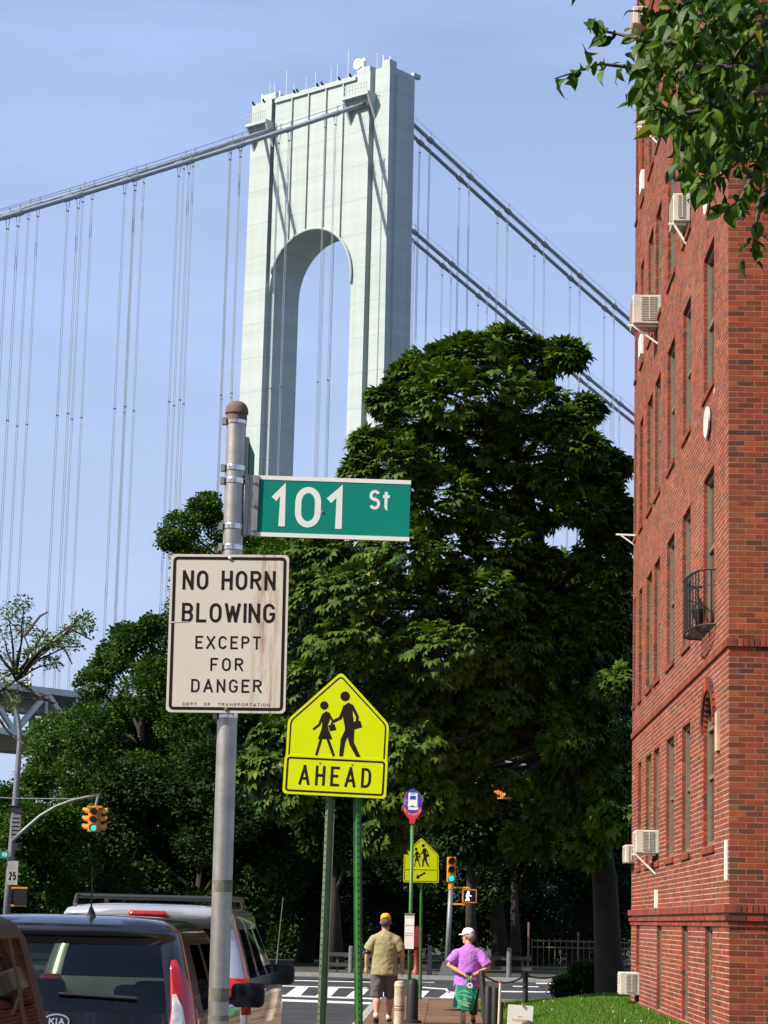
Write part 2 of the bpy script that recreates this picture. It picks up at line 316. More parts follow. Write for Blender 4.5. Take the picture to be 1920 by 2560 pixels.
def streak_material(base, name):
    """painted steel of the tower: plate seams as faint grime lines and vertical run-off streaks"""
    m = bpy.data.materials.new(name); m.use_nodes = True; nt = m.node_tree; b = nt.nodes['Principled BSDF']; L = nt.links.new
    g = N(nt, 'ShaderNodeNewGeometry'); mp_ = N(nt, 'ShaderNodeMapping'); mp_.inputs['Scale'].default_value = (.7, .7, .022); L(g.outputs['Position'], mp_.inputs['Vector'])
    n = N(nt, 'ShaderNodeTexNoise', Scale=1.0, Detail=6.0, Roughness=.65); L(mp_.outputs['Vector'], n.inputs['Vector'])
    mp2 = N(nt, 'ShaderNodeMapping'); mp2.inputs['Scale'].default_value = (.03, .03, .45); L(g.outputs['Position'], mp2.inputs['Vector'])
    n2 = N(nt, 'ShaderNodeTexNoise', Scale=1.0, Detail=4.0); L(mp2.outputs['Vector'], n2.inputs['Vector'])
    ad = N(nt, 'ShaderNodeMath', operation='ADD'); L(n.outputs['Fac'], ad.inputs[0]); L(n2.outputs['Fac'], ad.inputs[1])
    r = N(nt, 'ShaderNodeValToRGB'); r.color_ramp.elements[0].position = .36; r.color_ramp.elements[1].position = .62
    r.color_ramp.elements[0].color = (base[0]*.8, base[1]*.84, base[2]*.82, 1); r.color_ramp.elements[1].color = (*base, 1)
    hf = N(nt, 'ShaderNodeMath', operation='MULTIPLY'); hf.inputs[1].default_value = .5; L(ad.outputs[0], hf.inputs[0]); L(hf.outputs[0], r.inputs['Fac'])
    sp = N(nt, 'ShaderNodeSeparateXYZ'); L(g.outputs['Position'], sp.inputs[0]); dv = N(nt, 'ShaderNodeMath', operation='MULTIPLY'); dv.inputs[1].default_value = 1/8.3; L(sp.outputs[2], dv.inputs[0])
    fr = N(nt, 'ShaderNodeMath', operation='FRACT'); L(dv.outputs[0], fr.inputs[0]); lt = N(nt, 'ShaderNodeMath', operation='LESS_THAN'); lt.inputs[1].default_value = .045; L(fr.outputs[0], lt.inputs[0])
    ml = N(nt, 'ShaderNodeMath', operation='MULTIPLY'); L(lt.outputs[0], ml.inputs[0]); L(n.outputs['Fac'], ml.inputs[1]); sm = N(nt, 'ShaderNodeMix', data_type='RGBA'); L(ml.outputs[0], sm.inputs['Factor']); L(r.outputs['Color'], sm.inputs[6]); sm.inputs[7].default_value = (base[0]*.66, base[1]*.72, base[2]*.70, 1)
    L(sm.outputs[2], b.inputs['Base Color']); b.inputs['Roughness'].default_value = .65
    return m
M['tower'] = streak_material((.365, .415, .412), 'tower_paint')

# ------------------------------------------------------------------ ground, roads, pavements
struct('ground', MB().add([(-3000, -600, -.4), (3000, -600, -.4), (3000, 5000, -.4), (-3000, 5000, -.4)], [(0, 1, 2, 3)]), M['soil'])
rd = MB(); ZR = -.13
for x0, x1, y0, y1 in ((-11, -1.45, -30, 52.6), (-150, -11, 52.6, 74), (-11, -1.45, 52.6, 74), (-1.45, 150, 52.6, 74)):
    rd.add([(x0, y0, ZR), (x1, y0, ZR), (x1, y1, ZR), (x0, y1, ZR)], [(0, 1, 2, 3)])
struct('road', rd, M['asphalt'])
sw = MB(); sw.box((-1.3, -30, -.3), (.72, 52.4, -.012)); sw.box((.72, 50.4, -.3), (60, 52.4, -.012))
sidewalk = struct('sidewalk', sw, M['joint'])
flag_me = None
for j in range(26):
    for i in range(2):
        b = MB(); x0 = -1.3+i*1.01; y0 = 12.5+j*1.52
        if flag_me is None:
            b.box((.006, .006, -.06), (1.004, 1.514, 0)); f0 = b.build('paving_flag', M['concrete'], sidewalk, local=True); flag_me = f0.data; f0.location = (x0, y0, 0)
        else:
            f1 = link(bpy.data.objects.new('paving_flag', flag_me), sidewalk); f1.location = (x0, y0, random.uniform(-.004, .002)); f1.rotation_euler = (random.uniform(-.003, .003), 0, 0)
b = MB(); b.box((-1.3, -30, -.05), (.72, 12.49, 0)); b.box((.74, 50.4, -.05), (60, 52.38, -.001)); b.build('paving', M['concrete'], sidewalk)
kb = MB(); kb.box((-1.45, -30, -.3), (-1.302, 52.4, .004)); kb.box((-1.45, 52.402, -.3), (60, 52.55, .003)); struct('kerb', kb, M['kerb'])
kb = MB(); kb.box((-150, 74.0, -.3), (150, 74.16, .0)); struct('far_kerb', kb, M['kerb'])
struct('opposite_sidewalk', MB().box((-16, -30, -.3), (-11, 52.4, 0)), M['concrete'])
struct('park_ground', MB().box((-160, 74.17, -.35), (160, 180, -.01)), M['soil'])
mk = MB()
def onroad(pts): mk.add([PZ(x, y, ZR+.006) for x, y in pts], [tuple(range(len(pts)))])
for pts in (((640, 2485), (1062, 2499), (1062, 2502.5), (640, 2489)), ((640, 2495), (1045, 2510), (1045, 2515), (640, 2501)), ((640, 2462), (918, 2469), (918, 2471.5), (640, 2464)), ((1056, 2467), (1119, 2471.5), (1119, 2474.5), (1056, 2470)),
            ((1112, 2474.4), (1119, 2474.4), (1126, 2481), (1120, 2482)), ((690, 2449), (960, 2455), (960, 2457), (690, 2451)), ((1046, 2454), (1086, 2455), (1086, 2457), (1046, 2456)),
            ((1282, 2464.5), (1346, 2466), (1346, 2468), (1282, 2466.5)), ((1340, 2457), (1400, 2458), (1400, 2460.5), (1340, 2459.5)), ((1250, 2477), (1400, 2479), (1400, 2481.5), (1250, 2480))): onroad(pts)
for k in range(7):
    x = 632+k*75.5; y0 = 2465+k*2.3; onroad(((x+33, y0), (x+64, y0+1), (x+44, y0+21), (x+6, y0+20)))
marks = struct('crosswalk_markings', mk, M['paint'])

# lawn that rises to the building
def lawn_z(x, y):
    t = min(max((x-.72)/2.5, 0), 1); h = .33*t*t*(3-2*t)
    e = min(max((49.9-y)/4.0, 0), 1); return h*(.35+.65*e)+.012*math.sin(x*3.1+y*1.3)+.01*math.sin(y*2.3-x)
lv, lf = [], []; nx, ny = 46, 120
for j in range(ny+1):
    for i in range(nx+1):
        x = .725+(i/nx)**1.5*14; y = 5+45.3*j/ny; lv.append((x, y, lawn_z(x, y)))
for j in range(ny):
    for i in range(nx): q = j*(nx+1)+i; lf.append((q, q+1, q+nx+2, q+nx+1))
b = MB(); b.v, b.f = lv, lf; lawn = b.build('lawn', M['lawn'], smooth=True); lawn['kind'] = 'structure'
n = 70000; gx = .74+3.2*rng.random(n)**.8; gy = 27+23*rng.random(n); keep = ~((gx > 3.36) & (gy > 27.5) & (gy < 42.1)); gx, gy = gx[keep], gy[keep]; n = len(gx)
gz = np.array([lawn_z(x, y) for x, y in zip(gx, gy)]); ang = rng.random(n)*6.28; h = .03+.045*rng.random(n); w = .006+.006*rng.random(n); lean = (rng.random((n, 2))-.5)*.05
V = np.zeros((n, 3, 3)); V[:, 0] = np.c_[gx-np.cos(ang)*w, gy-np.sin(ang)*w, gz-.005]; V[:, 1] = np.c_[gx+np.cos(ang)*w, gy+np.sin(ang)*w, gz-.005]; V[:, 2] = np.c_[gx+lean[:, 0], gy+lean[:, 1], gz+h]
o = link(bpy.data.objects.new('grass', mesh_np('grass', V.reshape(-1, 3), np.arange(3*n).reshape(-1, 3), M['blade'])), None)
tag(o, 'short green grass blades covering the lawn beside the brick building', 'grass', kind='stuff')
fl = MB()
for i in range(20):
    x = 1.6+1.7*random.random(); y = 29+17*random.random(); z = lawn_z(x, y)+.05; r = .007+.008*random.random()
    fl.tube([(x, y, z-.06), (x, y, z), (x, y, z+r*1.2)], [.003, r, .004], 5)
o = fl.build('clover_flowers', M['ivory']); tag(o, 'small pale clover flowers scattered in the lawn', 'flowers', kind='stuff')

# ------------------------------------------------------------------ brick apartment building
WX, WY0, WY1, WTOP = 3.33, 27.6, 42.0, 21.2
house = thing('apartment_building', 'tall red brick apartment building with rows of recessed windows beside the lawn', 'building', (WX, WY0, 0))
COLS = [(29.13, 30.35), (32.0, 33.1), (34.3, 35.5), (36.65, 37.67), (38.12, 39.13), (40.04, 40.71), (41.45, 41.85)]
snap = lambda z: round(z/.0675)*.0675+.003
FLOORS = [(snap(a), snap(b)) for a, b in ((2.67, 4.43), (5.63, 7.47), (8.63, 10.5), (11.63, 13.45), (14.62, 16.45), (17.6, 19.4))]
BASE = [(29.31, 30.14), (32.27, 33.07), (36.15, 36.95), (40.21, 40.89)]
wins = [(y0, y1, z0, z1, fi == 0 and ci == 0) for ci, (y0, y1) in enumerate(COLS) for fi, (z0, z1) in enumerate(FLOORS)]
wins = [w for w in wins if not (w[0] > 41 and w[2] < 5)]
wins += [(y0, y1, snap(.42), snap(1.69), False) for y0, y1 in BASE]
def openings(z0, z1):
    """solid gaps along the side wall for the course z0..z1"""
    out = []
    for y0, y1, a, c, arch in wins:
        top = c+.24 if arch else c
        if z1 > a+.004 and z0 < top-.004:
            if arch and z1 > 4.20:
                q = min(max((z1-4.20)/.47, 0), 1); hw = .61*math.sqrt(max(0, 1-q*q)); mid = (y0+y1)/2
                if hw > .05: out.append((mid-hw, mid+hw))
            else: out.append((y0, y1))
    return sorted(out)
CO, BH, G, BL, BD = .0675, .0555, .0115, .194, .1
rows = []                                            # (axis, a0, a1, z0, proud)
courses = int(WTOP/CO)
BANDS = [(1.71, 1.77, .02), (1.77, 1.85, .045)]
def in_rowlock(z): return (1.845 < z+.03 < 1.955) or (4.975 < z+.03 < 5.085)
for c in range(-1, courses):
    z0 = c*CO+.005; z1 = z0+BH
    if in_rowlock(z0): continue
    proud = next((p for a, d, p in BANDS if a <= z0+.03 < d), 0.0)
    header = c % 6 == 3
    # side wall
    start = WY0 if c % 2 else WY0+BD+G; ops = openings(z0, z1); segs = []; y = start
    for a, d in ops: segs.append((y, a)); y = d
    segs.append((y, WY1))
    for a, d in segs:
        p = a+(0 if c % 2 else -(.0)); first = True
        while p < d-.02:
            ln = .0915 if header and int(round((p-a)/.1)) % 2 else BL
            if first and not header: ln = BL if c % 2 else .0915; first = False
            q = min(p+ln, d)
            if d-q < .035: q = d
            rows.append((0, p, q, z0, proud)); p = q+G
    # front wall
    p = WX+BD+G if c % 2 else WX; k = 0
    while p < WX+7.0:
        ln = (.0915 if (k % 3) else BL) if header else BL
        if k == 0 and c % 2 == 0 and header: ln = .0915
        rows.append((1, p, p+ln, z0, proud)); p += ln+G; k += 1
def brick_boxes(lst):
    n = len(lst); A = np.array([(r[0], r[1], r[2], r[3], r[4]) for r in lst]); pr = A[:, 4]+rng.normal(0, .0005, n)
    ax, a0, a1, z0 = A[:, 0], A[:, 1], A[:, 2], A[:, 3]+rng.normal(0, .0007, n); z1 = z0+BH
    V = np.zeros((n, 8, 3)); s = ax == 0
    x0 = np.where(s, WX-pr, a0); x1 = np.where(s, WX+BD, a1); y0 = np.where(s, a0, WY0-pr); y1 = np.where(s, a1, WY0+BD)
    # bricks at the corner follow the proud face of the other wall
    cs = s & (a0 < WY0+.001); y0 = np.where(cs, WY0-pr, y0); cf = (~s) & (a0 < WX+.001); x0 = np.where(cf, WX-pr, x0)
    for k, (x, y, z) in enumerate(((x0, y0, z0), (x1, y0, z0), (x1, y1, z0), (x0, y1, z0), (x0, y0, z1), (x1, y0, z1), (x1, y1, z1), (x0, y1, z1))): V[:, k] = np.c_[x, y, z]
    Fq = np.array([(0, 3, 2, 1), (4, 5, 6, 7), (0, 1, 5, 4), (1, 2, 6, 5), (2, 3, 7, 6), (3, 0, 4, 7)]); Fc = (np.arange(n)[:, None, None]*8+Fq[None]).reshape(-1, 4)
    return V.reshape(-1, 3), Fc
vis = [r for r in rows if r[0] == 1 and r[1] < WX+.46 and .75 < r[3] < 12.5 and r[2]-r[1] > .15 and r[4] == 0]
vis = vis[:300]; vset = {id(r) for r in vis}
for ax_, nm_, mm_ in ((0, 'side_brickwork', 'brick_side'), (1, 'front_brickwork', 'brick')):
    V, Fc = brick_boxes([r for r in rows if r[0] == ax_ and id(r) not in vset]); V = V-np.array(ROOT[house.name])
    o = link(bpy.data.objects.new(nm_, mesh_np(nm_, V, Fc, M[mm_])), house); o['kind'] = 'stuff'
b = MB().box((0, 0, 0), (BL, BD, BH)); bme = None
for r in vis:
    if bme is None: o = b.build('brick', M['brick'], house, local=True); bme = o.data
    else: o = link(bpy.data.objects.new('brick', bme), house)
    o.location = (r[1]-WX, random.gauss(0, .0005), r[3]+random.gauss(0, .0006))
# rowlock string courses, each brick standing on edge
for z0, h_, proud in ((1.852, .098, .06), (4.985, .092, .03)):
    b = MB(); y = WY0-proud
    while y < WY1: b.box((WX-proud-random.random()*.003, y, z0), (WX+.08, min(y+.057, WY1), z0+h_)); y += .0675
    x = WX-proud+.0675
    while x < WX+7: b.box((x, WY0-proud-random.random()*.003, z0), (x+.057, WY0+.08, z0+h_)); x += .0675
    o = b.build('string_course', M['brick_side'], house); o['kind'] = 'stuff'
# mortar body with the openings left out, then reveals
CX = WX+.0018; e = .008
yb = sorted({WY0+.0018, WY1-.002, *[w[0]-e for w in wins], *[w[1]+e for w in wins]}); zb = sorted({-.3, WTOP, *[w[2]-e for w in wins], *[(w[3]+.24 if w[4] else w[3])+e for w in wins]})
b = MB()
for y0, y1 in zip(yb, yb[1:]):
    for z0, z1 in zip(zb, zb[1:]):
        ym, zm = (y0+y1)/2, (z0+z1)/2
        if not any(w[0]-e < ym < w[1]+e and w[2]-e < zm < (w[3]+.24 if w[4] else w[3])+e for w in wins):
            b.add([(CX, y0, z0), (CX, y1, z0), (CX, y1, z1), (CX, y0, z1)], [(0, 3, 2, 1)])
for y0, y1, z0, z1, arch in wins:
    t = z1+.24 if arch else z1; D = WX+.16; y0_, y1_, z0_, t_ = y0-e, y1+e, z0-e, t+e
    b.add([(CX, y0_, z0_), (D, y0_, z0_), (D, y0_, t_), (CX, y0_, t_)], [(0, 1, 2, 3)]); b.add([(CX, y1_, z0_), (D, y1_, z0_), (D, y1_, t_), (CX, y1_, t_)], [(3, 2, 1, 0)])
    b.add([(CX, y0_, t_), (D, y0_, t_), (D, y1_, t_), (CX, y1_, t_)], [(0, 1, 2, 3)]); b.add([(CX, y0_, z0_), (D, y0_, z0_), (D, y1_, z0_), (CX, y1_, z0_)], [(3, 2, 1, 0)])
    if arch:                                        # spandrels behind the arch ring
        mid = (y0+y1)/2
        for sgn in (-1, 1):
            pts = [(CX, mid+sgn*(.61+e), t_), (CX, mid+sgn*(.61+e), 4.2)]+[(CX, mid+sgn*.61*math.cos(R(a)), 4.2+.46*math.sin(R(a))) for a in range(0, 91, 10)]+[(CX, mid, t_)]
            b.add(pts, [tuple(range(len(pts)))])
fy = WY0+.0018
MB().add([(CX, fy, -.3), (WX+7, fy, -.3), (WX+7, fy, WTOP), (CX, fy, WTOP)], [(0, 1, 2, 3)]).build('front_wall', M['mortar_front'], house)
b.add([(CX, WY1-.002, -.3), (WX+7, WY1-.002, -.3), (WX+7, WY1-.002, WTOP), (CX, WY1-.002, WTOP)], [(3, 2, 1, 0)])
b.add([(WX+7, fy, -.3), (WX+7, WY1-.002, -.3), (WX+7, WY1-.002, WTOP), (WX+7, fy, WTOP)], [(0, 1, 2, 3)])
b.add([(CX, fy, WTOP), (WX+7, fy, WTOP), (WX+7, WY1-.002, WTOP), (CX, WY1-.002, WTOP)], [(0, 1, 2, 3)])
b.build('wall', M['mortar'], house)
b = MB(); b.box((WX-.06, WY0-.06, WTOP), (WX+7, WY0+.3, WTOP+.12)); b.box((WX-.06, WY0+.302, WTOP), (WX+.3, WY1, WTOP+.12)); b.build('coping', M['kerb'], house)
# windows: frame, sash bar, pane, rowlock sill
for y0, y1, z0, z1, arch in wins:
    t = z1+.24 if arch else z1; f = MB(); xa, xb = WX+.055, WX+.115; w_ = .055
    f.box((xa, y0, z0), (xb, y0+w_, t)); f.box((xa, y1-w_, z0), (xb, y1, t)); f.box((xa+.001, y0+w_, z0), (xb-.001, y1-w_, z0+w_)); f.box((xa+.001, y0+w_, t-w_), (xb-.001, y1-w_, t)); zm = (z0+z1)/2
    f.box((xa+.012, y0+w_, zm-.025), (xb-.004, y1-w_, zm+.025))
    if arch: f.box((xa+.002, y0+w_, 4.18), (xb-.002, y1-w_, 4.22))
    wo = f.build('window', M['frame'], house)
    MB().add([(WX+.10, y0+w_, z0+w_), (WX+.10, y1-w_, z0+w_), (WX+.10, y1-w_, t-w_), (WX+.10, y0+w_, t-w_)], [(0, 3, 2, 1)]).build('pane', M['glass'], wo)
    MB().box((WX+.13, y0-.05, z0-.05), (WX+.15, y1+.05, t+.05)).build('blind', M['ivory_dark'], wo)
    s = MB(); y = y0-.04
    while y < y1+.03: s.add([(WX-.03, y, z0-.11), (WX+.055, y, z0-.09), (WX+.055, y+.057, z0-.09), (WX-.03, y+.057, z0-.11), (WX-.03, y, z0-.035), (WX+.055, y, z0+.003), (WX+.055, y+.057, z0+.003), (WX-.03, y+.057, z0-.035)], [(0, 3, 2, 1), (4, 5, 6, 7), (0, 1, 5, 4), (1, 2, 6, 5), (2, 3, 7, 6), (3, 0, 4, 7)]); y += .0675
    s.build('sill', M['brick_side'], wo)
# brick ring over the arched window
mid = (COLS[0][0]+COLS[0][1])/2
for k in range(19):
    a = R(2+k*176/18); ca, sa = math.cos(a), math.sin(a); c = np.array((WX-.018, mid+ca*.70, 4.2+sa*.555)); rad = np.array((0, ca, sa)); tan = np.array((0, -sa, ca))
    MB().obox(c+np.array((.03, 0, 0)), (.045, 0, 0), rad*.085, tan*.043).build('arch_brick', M['brick'], house)
MB().obox((WX-.015, 28.62, 4.05), (.02, 0, 0), (0, .14, 0), (0, 0, .24)).build('impost_stone', M['mortar'], house)
# cream oval plaques
for py in ((1771, 1056), (1770, 498)):
    q = PX(py[0], py[1], WX-.01); p = [(.31*math.cos(R(a))*.95, .2*math.sin(R(a))) for a in range(0, 360, 12)]
    MB().prism(p, (WX-.02, q[1], q[2]), (0, 1, 0), (0, 0, 1), (-1, 0, 0), 0, .025).build('oval_plaque', M['ivory'], house)
MB().box((WX-.03, 27.74, 2.23), (WX, 27.82, 2.70)).build('white_strip', M['white'], house); MB().box((WX-.05, 36.78, 1.96), (WX, 36.86, 2.24)).build('conduit', M['white'], house)
# bowed iron balcony at the second row
bal = MB(); ZB0, ZB1 = 5.42, 6.12; plan = [(28.94, 0), (28.98, .10), (29.12, .19), (29.4, .25), (29.75, .28), (30.1, .28), (30.38, .25), (30.52, .17), (30.56, 0)]
bp_ = [(WX-e_, y_) for y_, e_ in plan]
rail = MB().tube([(x, y, ZB1) for x, y in bp_], .014, 6); balcony = rail.build('balcony', M['iron'], house)
MB().tube([(x, y, ZB0) for x, y in bp_], .016, 6).build('lower_rail', M['iron'], balcony); MB().tube([(x, y, ZB1-.2) for x, y in bp_], .008, 6).build('mid_rail', M['iron'], balcony)
cum = [0]
for (x0, y0), (x1, y1) in zip(bp_, bp_[1:]): cum.append(cum[-1]+math.hypot(x1-x0, y1-y0))
def at_plan(d):
    for i in range(len(cum)-1):
        if d <= cum[i+1]+1e-6: k = (d-cum[i])/(cum[i+1]-cum[i]); return tuple(bp_[i][j]*(1-k)+bp_[i+1][j]*k for j in (0, 1))
for k in range(16):
    x, y = at_plan(cum[-1]*(k+.5)/16); MB().tube([(x, y, ZB0), (x, y, ZB1)], .009, 6).build('baluster', M['iron'], balcony)
for k in range(12):
    y = 29.0+k*.137; MB().bar((WX, y, ZB0), (WX-.24 if 29.2 < y < 30.4 else WX-.1, y, ZB0), .035, .012).build('floor_slat', M['iron'], balcony)
MB().tube([(WX-.14, 29.55, ZB0), (WX-.15, 29.56, ZB0+.25), (WX-.14, 29.6, ZB0+.42)], [.02, .1, .02], 8).build('scroll', M['iron'], balcony)

# air conditioners in the windows: a thing each
def aircon(px0, px1, py0, py1, Y, label, depth=.42, bracket=True, height=None):
    """px0..px1 across the side that faces the street corner, py0..py1 its height; it stands in the window whose far jamb is at Y"""
    a = PY(px1, py1, Y-.55); zt = PY(px1, py0, Y-.55)[2]; z0 = a[2]; h_ = zt-z0; yn, yf = Y-.55, Y+.05; xo = WX-depth
    t = thing('air_conditioner', label, 'air conditioner', (WX, Y, z0), group='window air conditioners')
    o = MB().box((xo, yn, z0), (WX+.05, yf, zt)).build('casing', M['ivory'], t)
    bv = o.modifiers.new('b', 'BEVEL'); bv.width = .012; bv.segments = 2
    g = MB()
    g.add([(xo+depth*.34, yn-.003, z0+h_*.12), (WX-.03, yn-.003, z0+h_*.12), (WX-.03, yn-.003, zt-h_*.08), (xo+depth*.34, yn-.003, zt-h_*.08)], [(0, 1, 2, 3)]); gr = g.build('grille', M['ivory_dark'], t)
    k = 14; sl = MB()
    for i in range(k):
        z = z0+h_*(.13+.79*i/(k-1)); sl.bar((xo+depth*.34, yn-.008, z), (WX-.03, yn-.008, z), .009, h_*.018)
    sl.bar((xo+depth*.66, yn-.01, z0+h_*.12), (xo+depth*.66, yn-.01, zt-h_*.08), .012, .014); sl.build('slats', M['ivory'], gr)
    of = MB()
    for i in range(9):
        z = z0+h_*(.12+.76*i/8); of.bar((xo-.006, yn+.05, z), (xo-.006, yf-.05, z), .01, .012)
    of.build('outer_fins', M['ivory'], t)
    if bracket:
        br = MB(); br.bar((xo-.06, yn+.1, z0-.02), (WX, yn+.1, z0-.02), .03, .03); br.bar((xo+.02, yn+.1, z0-.03), (WX, yn+.1, z0-.32), .025, .03); br.build('bracket', M['white'], t)
    return t
aircon(1572, 1634, 737, 808, 37.67, 'boxy ivory air conditioner jutting from the brick wall level with the upper cables', .42)
aircon(1697, 1725, 483, 552, 33.1, 'narrow white air conditioner on a white bracket beside the hanging leaves', .2)
aircon(1612, 1650, 256, 310, 37.67, 'white air conditioner on a slanted bracket half hidden by leaves', .3)
aircon(1597, 1616, 15, 58, 40.2, 'small white air conditioner just under the roof, above the leaves', .25, False)
aircon(1614, 1657, 2076, 2134, 37.67, 'ivory air conditioner on a strut above the lower brick ledge', .32)
aircon(1567, 1585, 2112, 2157, 41.9, 'ivory air conditioner at the far end of the brick wall, outlined against dark leaves', .16, False)
aircon(1562, 1602, 2432, 2488, 41.0, 'low ivory air conditioner just above the lawn', .30, False)
t = thing('wall_bracket', 'empty white iron bracket sticking out of the far end of the brick wall', 'bracket', (WX, 41.8, PY(1560, 1340, 41.8)[2]-.3))
q0, q1, q2, q3 = PY(1540, 1336, 41.8), PY(1583, 1338, 41.8), PY(1552, 1338, 41.8), PY(1583, 1364, 41.8)
MB().bar(q0, (WX+.02, 41.8, q1[2]), .03, .03).build('arm', M['white'], t); MB().bar(q2, (WX+.02, 41.8, q3[2]), .025, .025).build('strut', M['white'], t)
for px, py0, py1, y in ((1606, 832, 880, 40.0), (1607, 425, 472, 40.0)):
    z0, z1 = PX(px, py1, WX-.02)[2], PX(px, py0, WX-.02)[2]
    t = tag(MB().box((WX-.05, y+.1, z0), (WX+.06, y+.5, z1)).build('window_panel', M['white']), 'thin white panel fixed outside a far window of the brick wall', 'panel', 'white window panels')
# ------------------------------------------------------------------ suspension bridge, about half a kilometre away
BC = np.array((-16.47, 511.07, 0.0)); BU = np.array((-.7753, .6316, 0.0)); BN = np.array((-.6316, -.7753, 0.0))
def B(s, t, z): return BC+BU*s+BN*t+np.array((0, 0, z))
bridge = thing('suspension_bridge', 'huge pale grey suspension bridge with an arched tower rising behind the trees', 'bridge', B(22, -5, -.4))
def bbox(b, s0, s1, t0, t1, z0, z1, s0b=None, s1b=None):
    """box in bridge coordinates; s0b, s1b are the bottom edges where a leg widens downwards"""
    s0b = s0 if s0b is None else s0b; s1b = s1 if s1b is None else s1b
    p = [B(s0b, t0, z0), B(s1b, t0, z0), B(s1b, t1, z0), B(s0b, t1, z0), B(s0, t0, z1), B(s1, t0, z1), B(s1, t1, z1), B(s0, t1, z1)]
    return b.add(p, [(0, 3, 2, 1), (4, 5, 6, 7), (0, 1, 5, 4), (1, 2, 6, 5), (2, 3, 7, 6), (3, 0, 4, 7)])
TT, TD, ZT = 0.0, -10.4, 197.0; ARC = (23.3, 148.4, 13.0)
tower = bbox(MB(), 10.3, 36.3, -8.6, -1.0, 196.2, 196.9).build('tower', M['tower'], bridge)
def tp(name, b): return b.build(name, M['tower'], tower)
b = MB(); bbox(b, 0, 4.4, -9.0, 0, -1, ZT, -1.4, 4.2); bbox(b, 4.4, 6.0, -9.0, -1.7, -1, ZT-.01, 4.2, 6.0); tp('near_leg', b)
b = MB(); bbox(b, 6.0, 10.3, TD, .002, -1, ARC[1], 6.0, 10.6); tp('near_leg_inner_pier', b)
b = MB(); bbox(b, 37.6, 44.2, TD, 0, -1, ZT, 37.9, 46.2); bbox(b, 36.3, 37.6, TD+.01, -1.7, -1, ZT-.01, 36.6, 37.9); tp('far_leg', b)
b = MB(); ss = [6.0, 8.0, 10.3]+[ARC[0]-ARC[2]*math.cos(R(a)) for a in range(6, 175, 6)]+[36.3]
def zarch(s): return ARC[1]+math.sqrt(max(0, ARC[2]**2-(s-ARC[0])**2)) if s > 10.3 else ARC[1]
for s0, s1 in zip(ss, ss[1:]):
    z0, z1 = zarch(s0), zarch(s1)
    b.add([B(s0, 0, z0), B(s1, 0, z1), B(s1, 0, ZT), B(s0, 0, ZT)], [(0, 3, 2, 1)]); b.add([B(s0, TD, z0), B(s1, TD, z1), B(s1, TD, ZT), B(s0, TD, ZT)], [(0, 1, 2, 3)])
    b.add([B(s0, 0, z0), B(s1, 0, z1), B(s1, TD, z1), B(s0, TD, z0)], [(0, 1, 2, 3)])
    b.add([B(s0, 0, ZT), B(s1, 0, ZT), B(s1, TD, ZT), B(s0, TD, ZT)], [(3, 2, 1, 0)])
b.add([B(6, 0, 148), B(6, TD, 148), B(6, TD, ZT), B(6, 0, ZT)], [(0, 1, 2, 3)]); tp('portal', b)
for s in (30.6, 25.2, 19.6, 14.1):
    b = MB(); bbox(b, s-.16, s+.16, .0, .42, zarch(s)+.4, 195.8); tp('rib', b)
b = MB(); bbox(b, 10.2, 36.2, .003, .5, 195.6, 196.5); tp('cornice', b)
b = MB(); pr = [B(ARC[0]-(ARC[2]+.25)*math.cos(R(a)), .35, ARC[1]+(ARC[2]+.25)*math.sin(R(a))) for a in range(-8, 164, 6)]; b.tube(pr, .3, 6); tp('arch_trim', b)
for s0, s1, t0, z1 in ((36.4, 40.8, 0, 198.6), (6.2, 10.2, 0, 198.4), (0.1, 2.4, 0, 198.6), (0.2, 1.2, -8.9, 198.0)):
    b = MB(); bbox(b, s0, s1, t0-2.5, t0+.01, ZT, z1); tp('parapet_block', b)
b = MB(); bbox(b, -.5, .0, -6.5, -2.2, -1, ZT-1.5, -1.9, -1.3); tp('side_pilaster', b)
for s0, s1 in ((36.6, 43.4), (4.0, 12.0)):
    sm = (s0+s1)/2; b = MB()
    bbox(b, s0, s1, 0, 3.0, 190.2, 191)
    for g0 in (s0, s1-.5): b.add([B(g0, 0, 190.2), B(g0+.5, 0, 190.2), B(g0+.5, 2.9, 190.2), B(g0, 2.9, 190.2), B(g0, 0, 184.8), B(g0+.5, 0, 184.8)], [(0, 3, 4), (1, 5, 2), (0, 1, 2, 3), (3, 2, 5, 4), (0, 4, 5, 1)])
    bbox(b, s0+.5, s1-.5, 0, 1.2, 188.4, 190.2)
    tp('saddle_bracket', b); r_ = MB()
    for k in range(9):
        s = s0+.4+(s1-s0-.8)*k/8; r_.bar(B(s, 2.9, 191), B(s, 2.9, 193.2), .12)
    for z in (192.1, 193.2): r_.bar(B(s0+.4, 2.9, z), B(s1-.4, 2.9, z), .12)
    tp('platform_railing', r_)
for s, h_, w_ in ((41.5, 2.2, .5), (39, 5, .1), (37.5, 4.5, .1), (35.6, 1.8, .5), (33.5, 6.5, .12), (31, 3.0, .1), (27, 3.6, .1), (24, 4, .1), (19, 4.5, .1), (17, 4.6, .1), (13.6, 7, .12), (4.5, 4.2, .1), (2.6, 3.2, .3), (.5, 2.6, .3)):
    b = MB(); b.tube([B(s, -.6, ZT-.3), B(s, -.6, ZT+h_)], [w_/2, w_/2*.8], 6); b.build('antenna_mast', M['white'], tower)
for s in (30, 29, 22.5, 21, 15.5, 12, 43.6, 40.2):
    b = MB(); b.bar(B(s, .1, ZT-.2), B(s, .6, ZT+.5), .4, .25); b.build('floodlight', M['iron'], tower)
